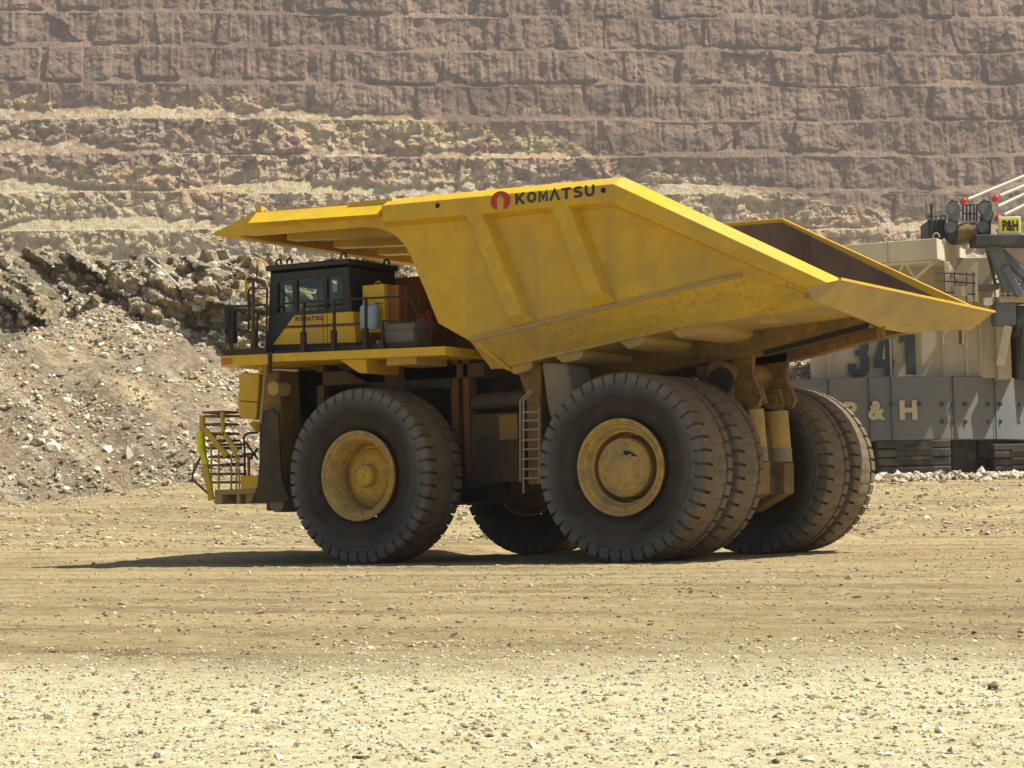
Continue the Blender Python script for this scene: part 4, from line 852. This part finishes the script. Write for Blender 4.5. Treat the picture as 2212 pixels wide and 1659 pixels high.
for px in (456.7, 472.6, 499.6, 510.7): m.tube([Y4(px, 962 if px < 490 else 985), Y4(px, 1057)], .022)
m.tube([Y4(453, 962), Y4(474, 962), Y4(488, 975)], .03); m.tube([Y4(499.6, 990), Y4(503, 978), Y4(508, 978), Y4(510.7, 990)], .02); m.tube([Y4(497, 965), Y4(515, 985), Y4(517, 1055)], .02); m.build('platform_rail', 'yellow_dusty', stairs)
m = MB()
for pth in ([(453, 961), (528, 960)], [(528, 958), (529, 1030)], [(495, 1003), (528, 1003)], [(531, 956), (557, 992)], [(528, 958), (526, 945), (534, 936), (557, 934)], [(557, 968), (540, 992)], [(528, 981), (552, 982)]): m.tube([Y4(*q, YU-.05) for q in pth], .026)
m.build('handrail', 'rail', stairs)
m = MB(); m.tube([Y4(537, 985, YU-.1), Y4(538, 1030, YU-.1)], .035); m.build('air_tube', 'orange', stairs)
# ================================================================== rope shovel behind the truck
o_ = S(1905, 1046, 92); SH = empty('mining_shovel', (0, 0, 0))
tag(SH, 'cream and grey electric rope shovel numbered 341, standing behind the dump truck tail', 'shovel')
A3 = np.array([RH[0], RH[1], 0]); B3 = np.array([FH[0], FH[1], 0])       # right, away
def Q(px, py, D=92.): return tuple(S(px, py, D))
def box3(m, px0, px1, py0, py1, D, th, yaw=0):
    """upright box: front face corners given at depth D, th metres deep (away)"""
    p0 = np.array(S(px0, py1, D)); W_ = (px1-px0)*D/FPX; H_ = (py1-py0)*D/FPX
    a = A3*math.cos(yaw)+B3*math.sin(yaw); b = B3*math.cos(yaw)-A3*math.sin(yaw); z = np.array([0, 0, 1.])
    q = [p0, p0+a*W_, p0+a*W_+b*th, p0+b*th]; m.hexa([tuple(v) for v in q]+[tuple(v+z*H_) for v in q]); return p0, a, b
def plan(pts, z0, z1, m):       # pts (lateral, depth) -> vertical prism
    P = [(CP[0]+RH[0]*l+FH[0]*d, CP[1]+RH[1]*l+FH[1]*d) for l, d in pts]; m.prism(P, z0, z1, axis=2)
def LD(px, D): return ((px-1106)*D/FPX*1.0, D)
def zof(px, py, D): return float(S(px, py, D)[2])
# crawlers and carbody
for (px0, px1, py0, py1, D) in ((1898, 2056, 953, 1048, 90.5), (2150, 2300, 960, 1040, 91.5)):
    m = MB(); p0, a, b = box3(m, px0+6, px1-2, py0+8, py1-10, D+.2, 9.0)
    cr = m.build('crawler', 'track', SH, bevel=.15)
    H = (py1-py0)*D/FPX; Wd = (px1-px0)*D/FPX; p0 = np.array(S(px0, py1, D))
    for i in range(5):
        z = i*H/5; m = MB(); q = p0+np.array([0, 0, z+.06]); off = -.025*(i % 2)
        m.hexa([tuple(v) for v in (q+B3*off, q+A3*Wd+B3*off, q+A3*Wd+B3*.5, q+B3*.5)]+[tuple(v+np.array([0, 0, H/5-.05])) for v in (q+B3*off, q+A3*Wd+B3*off, q+A3*Wd+B3*.5, q+B3*.5)]); m.build('track_shoe', 'track', cr, bevel=.04)
    for i in range(4):
        z = (i+.5)*H/4.4; m = MB(); q = p0+A3*(Wd*.25)+np.array([0, 0, z])-B3*.12; m.hexa([tuple(v) for v in (q, q+A3*Wd*.5, q+A3*Wd*.5+B3*.3, q+B3*.3)]+[tuple(v+np.array([0, 0, .12])) for v in (q, q+A3*Wd*.5, q+A3*Wd*.5+B3*.3, q+B3*.3)]); m.build('shoe_lug', 'track', cr)
m = MB(); box3(m, 2056, 2112, 950, 1030, 92.5, 5); box3(m, 2112, 2152, 950, 990, 93, 5); m.build('carbody', 'track', SH, bevel=.1)
m = MB(); c_ = np.array(S(2060, 948, 96)); m.cyl(tuple(c_-[0, 0, .5]), tuple(c_+[0, 0, .3]), 2.4, n=40); m.build('slew_ring', 'track', SH)
# ballast skirt
zb0, zb1 = zof(1990, 951, 91), zof(1990, 813, 91)
fac = [(1560, 93.5), (1720, 91.2), (1925, 90.6), (2010, 90.6), (2111, 91.6), (2188, 93.2)]
pl = [LD(*f) for f in fac]+[LD(2330, 101), LD(1700, 104)]
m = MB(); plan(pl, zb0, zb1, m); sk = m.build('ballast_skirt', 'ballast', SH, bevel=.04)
for px, D in ((1790, 91), (1877, 90.75), (1925, 90.6), (2060, 91.1), (2150, 92.35)):
    m = MB(); q = np.array(S(px, 881, D-.012)); q[2] = zb0; m.bar(tuple(q), tuple(q+[0, 0, zb1-zb0]), .05, .03, up=tuple(B3)); m.build('panel_joint', 'shovdark', sk)
for py in (872, 910):
    for i, px in enumerate((2035, 2058, 2085, 2134, 2160, 1925, 1985, 1880)):
        D = np.interp(px, [1720, 1925, 2010, 2111, 2188], [91.2, 90.6, 90.6, 91.6, 93.2])
        if px < 2000 and py > 900: continue
        m = MB(); q = np.array(S(px, py+1, D)); m.cyl(tuple(q-B3*.05), tuple(q+B3*.05), .09, n=10); m.build('bolt_cover', 'shovdark', sk)
for py in (873, 911):
    for k_ in (.8, 1.8, 2.8):
        q0 = np.array(S(2188, py, 93.2)); dr_ = (np.array([*LD(2330, 101)])-np.array([*LD(2188, 93.2)])); dr_ /= np.linalg.norm(dr_); q = q0+(A3*dr_[0]+B3*dr_[1])*k_; nrm_ = A3*dr_[1]-B3*dr_[0]
        m = MB(); m.cyl(tuple(q-nrm_*.04), tuple(q+nrm_*.04), .08, n=10); m.build('bolt_cover', 'shovdark', sk)
def wtext(txt, px0, px1, py0, py1, D, mt, par, bold):
    p0 = np.array(S(px0, py1, D)); lettering('lettering', txt, mt, par, tuple(p0), tuple(A3), (0, 0, 1), (px1-px0)*D/FPX, (py1-py0)*D/FPX, bold=bold, depth=.01)
wtext('H', 1944, 1982, 865, 907, 90.58, 'letter_cream', sk, .05)
wtext('&', 1876, 1913, 866, 908, 90.66, 'letter_cream', sk, .05)
wtext('P', 1824, 1852, 868, 908, 90.82, 'letter_cream', sk, .05)
# machinery house
zh1 = zof(2000, 566, 92)
hp = [LD(1752, 91.9), LD(2154, 91.9), LD(2170, 101), LD(1760, 102)]
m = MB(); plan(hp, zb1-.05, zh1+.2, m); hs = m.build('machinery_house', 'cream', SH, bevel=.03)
for px in (1790, 1925, 2040, 2090, 2120):
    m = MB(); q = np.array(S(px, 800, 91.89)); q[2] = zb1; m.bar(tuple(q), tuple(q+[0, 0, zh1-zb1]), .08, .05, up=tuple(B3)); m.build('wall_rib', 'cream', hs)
def digit(poly, px0, px1, py0, py1, D=91.86):
    p0 = np.array(S(px0, py1, D)); w = (px1-px0)*D/FPX; h = (py1-py0)*D/FPX
    pts = [tuple(p0+A3*w*u+np.array([0, 0, h*v])) for u, v in poly]; m = MB(); m.slab(pts, tuple(B3*.02)); return m.build('numeral', 'ink', hs)
d3 = [(0, .28), (.0, .16), (.08, .05), (.25, 0), (.75, 0), (.92, .05), (1, .16), (1, .42), (.9, .5), (1, .58), (1, .84), (.92, .95), (.75, 1), (.25, 1), (.08, .95), (0, .84), (0, .72), (.40, .72), (.40, .84), (.58, .84), (.58, .58), (.35, .56), (.35, .44), (.58, .42), (.58, .16), (.40, .16), (.40, .28)]
digit(d3, 1832, 1879, 712, 814)
d4 = [(.52, 0), (.92, 0), (.92, .18), (1, .18), (1, .34), (.92, .34), (.92, 1), (.45, 1), (0, .36), (0, .18), (.52, .18)]
digit(d4, 1889, 1933, 712, 812)
m_ = digit([(.42, .36), (.54, .36), (.54, .72)], 1889, 1933, 712, 812, 91.84); m_.data.materials.clear(); m_.data.materials.append(M['cream']); m_.name = 'numeral_counter'
d1 = [(.35, 0), (1, 0), (1, 1), (.5, 1), (0, .86), (0, .7), (.35, .74)]
digit(d1, 1945, 1979, 712, 810)
# roof box, turned to the right
yb = math.radians(26)
cor = np.array(S(2025, 559, 89.5)); zt_ = zof(2025, 514, 89.5); zb_ = cor[2]
aL = -(A3*math.cos(yb)-B3*math.sin(yb)); aR = A3*math.sin(yb)+B3*math.cos(yb)
def up_box(m, c, va, la_, vb, lb_, z0, z1):
    q = [c, c+va*la_, c+va*la_+vb*lb_, c+vb*lb_]; m.hexa([(v[0], v[1], z0) for v in q]+[(v[0], v[1], z1) for v in q])
m = MB(); up_box(m, cor, aL, 7.5, aR, 4.7, zb_, zt_); rb_ = m.build('roof_box', 'cream_light', SH, bevel=.02)
m = MB(); up_box(m, cor+aL*2.05-aR*.02, aL, .07, aR, .04, zb_, zt_+.02); m.build('panel_joint', 'cream', rb_)
for t_ in (0, 2.0, 4.7): m = MB(); q = cor+aL*(t_+.1)+aR*.3; m.tube([(q[0]+.13*math.cos(u)*A3[0], q[1]+.13*math.cos(u)*A3[1], zt_+.12+.13*math.sin(u)) for u in np.linspace(-.5, 3.6, 8)], .03); m.build('lifting_eye', 'cream', rb_)
q = cor+aR*4.5; m = MB(); m.tube([(q[0]+.13*math.cos(u)*A3[0], q[1]+.13*math.cos(u)*A3[1], zt_+.1+.13*math.sin(u)) for u in np.linspace(-.5, 3.6, 8)], .03); m.build('lifting_eye', 'cream', rb_)
# truss under the box
m = MB(); zz1 = zb_-.02; zz0 = zb_-.75; lo_ = cor+aR*.15
def tp(t_, z): v = lo_+aL*t_; return (v[0], v[1], z)
m.bar(tp(.9, zz0), tp(6.5, zz0), .09, .09); m.bar(tp(.1, zz1-.06), tp(6.5, zz1-.06), .1, .12); m.bar(tp(.1, zz1), tp(1.0, zz0), .1, .1)
for i in range(6): m.bar(tp(1.0+.85*i, zz0), tp(1.42+.85*i, zz1), .07, .07); m.bar(tp(1.42+.85*i, zz1), tp(1.85+.85*i, zz0), .07, .07)
m.build('truss', 'cream_light', rb_)
# braced tower under the right side of the box
m = MB(); D = 90.5
for px in (2045, 2106): m.bar(Q(px, 566, D), Q(px, 652, D), .22, .22, up=tuple(A3))
m.bar(Q(2045, 573, D), Q(2072, 605, D), .2, .2); m.bar(Q(2106, 573, D), Q(2078, 605, D), .2, .2); m.bar(Q(2070, 612, D), Q(2048, 640, D), .2, .2); m.bar(Q(2080, 612, D), Q(2100, 650, D), .2, .2)
box3(m, 2066, 2084, 598, 616, D-.1, .25); box3(m, 2044, 2106, 634, 652, D+.3, .2); m.build('braced_tower', 'cream_light', SH, bevel=.02)
m = MB()
for py in (588, 606, 630): m.tube([Q(2020, py, D-.3), Q(2107, py+6, D-.3)], .03)
for px in (2040, 2062, 2088, 2104): m.tube([Q(px, 588, D-.3), Q(px, 655, D-.3)], .025)
m.build('walkway_rail', 'shovdark', SH)
m = MB(); m.cyl(Q(2073, 640, D-.1), Q(2073, 618, D-.1), .35, n=16); m.build('vent_pipe', 'cream', SH)
# right hand side: cab block, lamp, dark machinery
m = MB(); box3(m, 2154, 2196, 649, 702, 91.2, 4); m.build('side_cabin', 'shovblue', SH, bevel=.04)
m = MB(); box3(m, 2196, 2260, 660, 720, 91.6, 4); box3(m, 2196, 2260, 700, 815, 93.5, 3); m.build('side_machinery', 'shovdark', SH, bevel=.06)
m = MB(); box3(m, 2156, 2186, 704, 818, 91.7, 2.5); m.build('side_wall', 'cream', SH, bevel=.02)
m = MB(); m.bar(Q(2212, 706, 91.5), Q(2206, 818, 91.5), .22, .3, up=tuple(B3)); m.build('side_column', 'shovdark', SH)
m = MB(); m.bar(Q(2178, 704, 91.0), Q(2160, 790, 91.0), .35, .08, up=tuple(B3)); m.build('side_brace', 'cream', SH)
m = MB(); box3(m, 2126, 2145, 642, 659, 90.6, .3); lm = m.build('flood_lamp', 'signwhite', SH, bevel=.05); m = MB(); m.tube([Q(2143, 657, 90.7), Q(2143, 700, 90.7)], .05); m.build('lamp_post', 'shovdark', lm)
m = MB(); box3(m, 2110, 2156, 640, 700, 92.2, 2); m.build('dark_housing', 'shovdark', SH, bevel=.05)
m = MB(); box3(m, 2158, 2230, 640, 652, 91.0, 1.5); box3(m, 2166, 2176, 625, 640, 91.1, .5); box3(m, 2186, 2196, 628, 640, 91.1, .4); m.build('catwalk', 'cream', SH, bevel=.03)
m = MB()
for px in (2160, 2172, 2184, 2197, 2211): m.tube([Q(px, 618, 91.0), Q(px, 650, 91.0)], .03)
m.tube([Q(2160, 618, 91), Q(2230, 616, 91)], .03); m.tube([Q(2160, 634, 91), Q(2230, 633, 91)], .03); m.build('catwalk_rail', 'cream', SH)
# gantry
gan = MB()
gan.bar(Q(2140, 515, 90.8), Q(2182, 625, 90.8), .55, .5, up=tuple(B3)); gan.bar(Q(2160, 545, 91.2), Q(2230, 612, 91.2), .35, .5, up=tuple(B3)); gan.bar(Q(2168, 575, 90.6), Q(2204, 640, 90.6), .3, .4, up=tuple(B3)); gan.bar(Q(2204, 625, 91), Q(2232, 585, 91), .2, .3, up=tuple(B3)); 
G = gan.build('gantry', 'shovblue', SH, bevel=.04)
m = MB(); m.slab([Q(2162, 533, 92.5), Q(2230, 512, 92.5), Q(2240, 600, 92.5)], tuple(B3*2.5)); m.build('boom_foot_plate', 'cream', SH, bevel=.03)
m = MB(); m.bar(Q(2100, 522, 90.6), Q(2230, 521, 90.6), 1.2, .45, up=(0, 0, 1)); box3(m, 2061, 2112, 478, 520, 91.2, 1.6); m.build('gantry_head', 'shovdark', SH, bevel=.05)
m = MB(); m.cyl(Q(2066, 500, 90.9), Q(2106, 500, 90.9), .38, n=20); m.build('rope_sheave', 'yellow_grimy', SH)
for px0, px1 in ((2046, 2076), (2113, 2149)):
    m = MB(); w = px1-px0
    pts = [(px0+.0*w, 516), (px0+.28*w, 462), (px0+.1*w, 440), (px0+.35*w, 430), (px0+.75*w, 432), (px0+.85*w, 452), (px1, 462), (px0+.8*w, 480), (px0+.75*w, 516)]
    m.slab([Q(a, b, 90.7) for a, b in pts], tuple(B3*.5)); bk2 = m.build('sheave_bracket', 'shovdark', SH, bevel=.05)
    for a, b, r in ((.45, 450, .27), (.6, 466, .22), (.3, 490, .25)): m = MB(); c = np.array(Q(px0+a*w, b, 90.6)); m.cyl(tuple(c), tuple(c+B3*.3), r, n=16); m.build('sheave', 'shovblue', bk2)
m = MB(); box3(m, 2008, 2042, 474, 514, 91.0, 2.0); pf = m.build('side_platform', 'shovdark', SH, bevel=.04)
m = MB()
for px in (2005, 2012, 2022, 2032, 2042): m.tube([Q(px, 466, 90.9), Q(px, 516, 90.9)], .03)
m.tube([Q(2005, 467, 90.9), Q(2042, 466, 90.9)], .03); m.tube([Q(2012, 440, 90.9), Q(2012, 516, 90.9)], .06); m.build('platform_rail', 'shovdark', pf)
m = MB()
for px in (2080, 2088, 2096, 2104, 2110): m.tube([Q(px, 442, 91.4), Q(px, 482, 91.4)], .035)
m.tube([Q(2078, 443, 91.4), Q(2112, 442, 91.4)], .03); m.tube([Q(2078, 462, 91.4), Q(2112, 462, 91.4)], .03); m.build('head_rail', 'shovdark', SH)
for i, (a, b, c_, d_) in enumerate(((2091, 431, 2688, 183), (2160, 423, 2688, 206), (2156, 446, 2688, 195), (2170, 464, 2688, 213))):
    m = MB(); m.cyl(Q(a, b, 90.4), Q(c_, d_, 96.0), .07, n=10); cb_ = m.build('suspension_cable', 'cable', SH)
for a, b in ((2084, 431), (2153, 425), (2158, 468)):
    m = MB(); box3(m, a-5, a+5, b-4, b+3, 90.35, .3); m.cyl(Q(a, b+3, 90.2), tuple(np.array(Q(a, b+3, 90.2))+B3*.5), .11, n=14); m.build('cable_socket', 'pinred', SH, bevel=.04)
m = MB(); m.cyl(Q(2690, 198, 95.2), Q(2690, 198, 97.2), .9, n=28); m.bar(Q(2240, 640, 95), Q(2690, 205, 96.2), 1.2, 1.4, up=tuple(B3)); m.build('boom', 'shovblue', SH, bevel=.05)
m = MB(); box3(m, 2158, 2206, 468, 506, 90.1, .15); sg = m.build('sign', 'signwhite', SH, bevel=.02)
m = MB(); box3(m, 2161.5, 2203, 471.5, 502.5, 90.08, .05); m.build('sign_face', 'signyellow', sg)
p0 = np.array(S(2166, 499.5, 90.07)); lettering('lettering', 'P&H', 'rubber_gap', sg, tuple(p0), tuple(A3), (0, 0, 1), 34*90/FPX, 24*90/FPX, bold=.035, depth=.01)
# stair from gantry head to house roof
m = MB(); m.bar(Q(2128, 522, 91.5), Q(2152, 622, 91.5), .08, .12); m.bar(Q(2146, 522, 91.5), Q(2166, 610, 91.5), .08, .12); stq = m.build('gantry_stair', 'shovblue', SH)
for i in range(9): m = MB(); m.bar(Q(2129+2.4*i, 530+10.5*i, 91.5), Q(2147+2.4*i, 528+10.5*i, 91.5), .3, .05); m.build('tread', 'shovblue', stq)
m = MB(); box3(m, 2116, 2160, 614, 624, 91.2, 1.2); m.build('landing', 'shovblue', SH)
# ================================================================== loose boulders one can point at
def boulder(px, py, D, size, col, label, seed, ground=False, flat=.8):
    p = np.array(S(px, py, D))
    if ground:
        for _ in range(12):   # march to the ground sheet
            d = ray(px, py); t = D
            for t in np.arange(6, 100, .05):
                q = CP+d*t
                if q[2] < gz(q[0:1], q[1:2])[0]: break
            p = q; break
        p[2] = float(gz(p[0:1], p[1:2])[0])
    else:
        l, dd_ = lat_dep(p[0], p[1]); dist = (BX[:, :]-CP[0])*0
        d = ray(px, py)
        # nearest bench vertex to the ray
        rel = np.stack([BX-CP[0], BY-CP[1], BZ-CP[2]], -1); tt_ = rel@FW; off = rel-tt_[..., None]*(d/ (d@FW)); i = np.argmin((off**2).sum(-1)+1e-4*tt_); p = np.array([BX.flat[i], BY.flat[i], BZ.flat[i]])
    o = chunks('boulder', np.zeros((1, 3)), np.array([size*.62]), M['stone'], np.array([col]), flat, seed, sink=.3)
    o.location = p; tag(o, label, 'rock', 'single boulders lying on the slope' if not ground else 'single stones lying on the foreground dirt')
    return o
boulder(275, 985, 90, .75, (.58, .54, .44), 'large pale boulder low on the talus slope, biggest left of the truck stairs', 301)
boulder(93, 857, 93, .45, (.30, .27, .22), 'grey boulder alone midway up the slope at the far left', 302)
boulder(375, 680, 97, .8, (.40, .33, .22), 'blocky tan boulder at the foot of the rock face, left of the cab', 303)
boulder(358, 655, 98, .6, (.36, .29, .20), 'smaller tan block just above the blocky boulder left of the cab', 304)
boulder(278, 922, 91, .5, (.30, .22, .16), 'dark brown boulder directly above the large pale boulder', 305)
boulder(128, 1030, 87.6, .42, (.26, .17, .14), 'reddish brown boulder near the foot of the slope at left', 306)
boulder(240, 1080, 86, .5, (.18, .14, .11), 'dark flat boulder at the slope foot where the dirt floor begins', 307)
for px, py, s_, c, lb, sd in ((780, 1643, .055, (.15, .145, .10), 'dark pointed stone at the bottom edge of the picture, below the front wheel', 311),
                              (2050, 1625, .035, (.16, .15, .13), 'dark grey stone near the bottom right corner', 312),
                              (1745, 1643, .05, (.62, .57, .46), 'large pale flat stone at the bottom, right of centre', 313),
                              (310, 1482, .03, (.17, .16, .13), 'small dark stone in pale gravel at lower left', 314),
                              (1820, 1560, .045, (.64, .60, .48), 'pale flat stone in the gravel at lower right', 315),
                              (2145, 1488, .05, (.12, .09, .07), 'dark brown stone near the right edge', 316)):
    boulder(px, py, 12, s_, c, lb, sd, ground=True, flat=.7)
q0 = None
def bench_pt(px, py):
    d = ray(px, py); rel = np.stack([BX-CP[0], BY-CP[1], BZ-CP[2]], -1); t_ = rel@FW; off = rel-t_[..., None]*(d/(d@FW)); i = np.argmin((off**2).sum(-1)+1e-4*t_); return np.array([BX.flat[i], BY.flat[i], BZ.flat[i]])
a = bench_pt(327, 574)-B3*.9+[0, 0, .3]; b = bench_pt(396, 634)-B3*.9+[0, 0, .3]
o = MB().tube([tuple(a), tuple((a+b)/2+[0, 0, .06]), tuple(b)], .055).build('pipe', 'wood'); tag(o, 'thin pale pipe lying diagonally down the rock face left of the canopy', 'pipe')
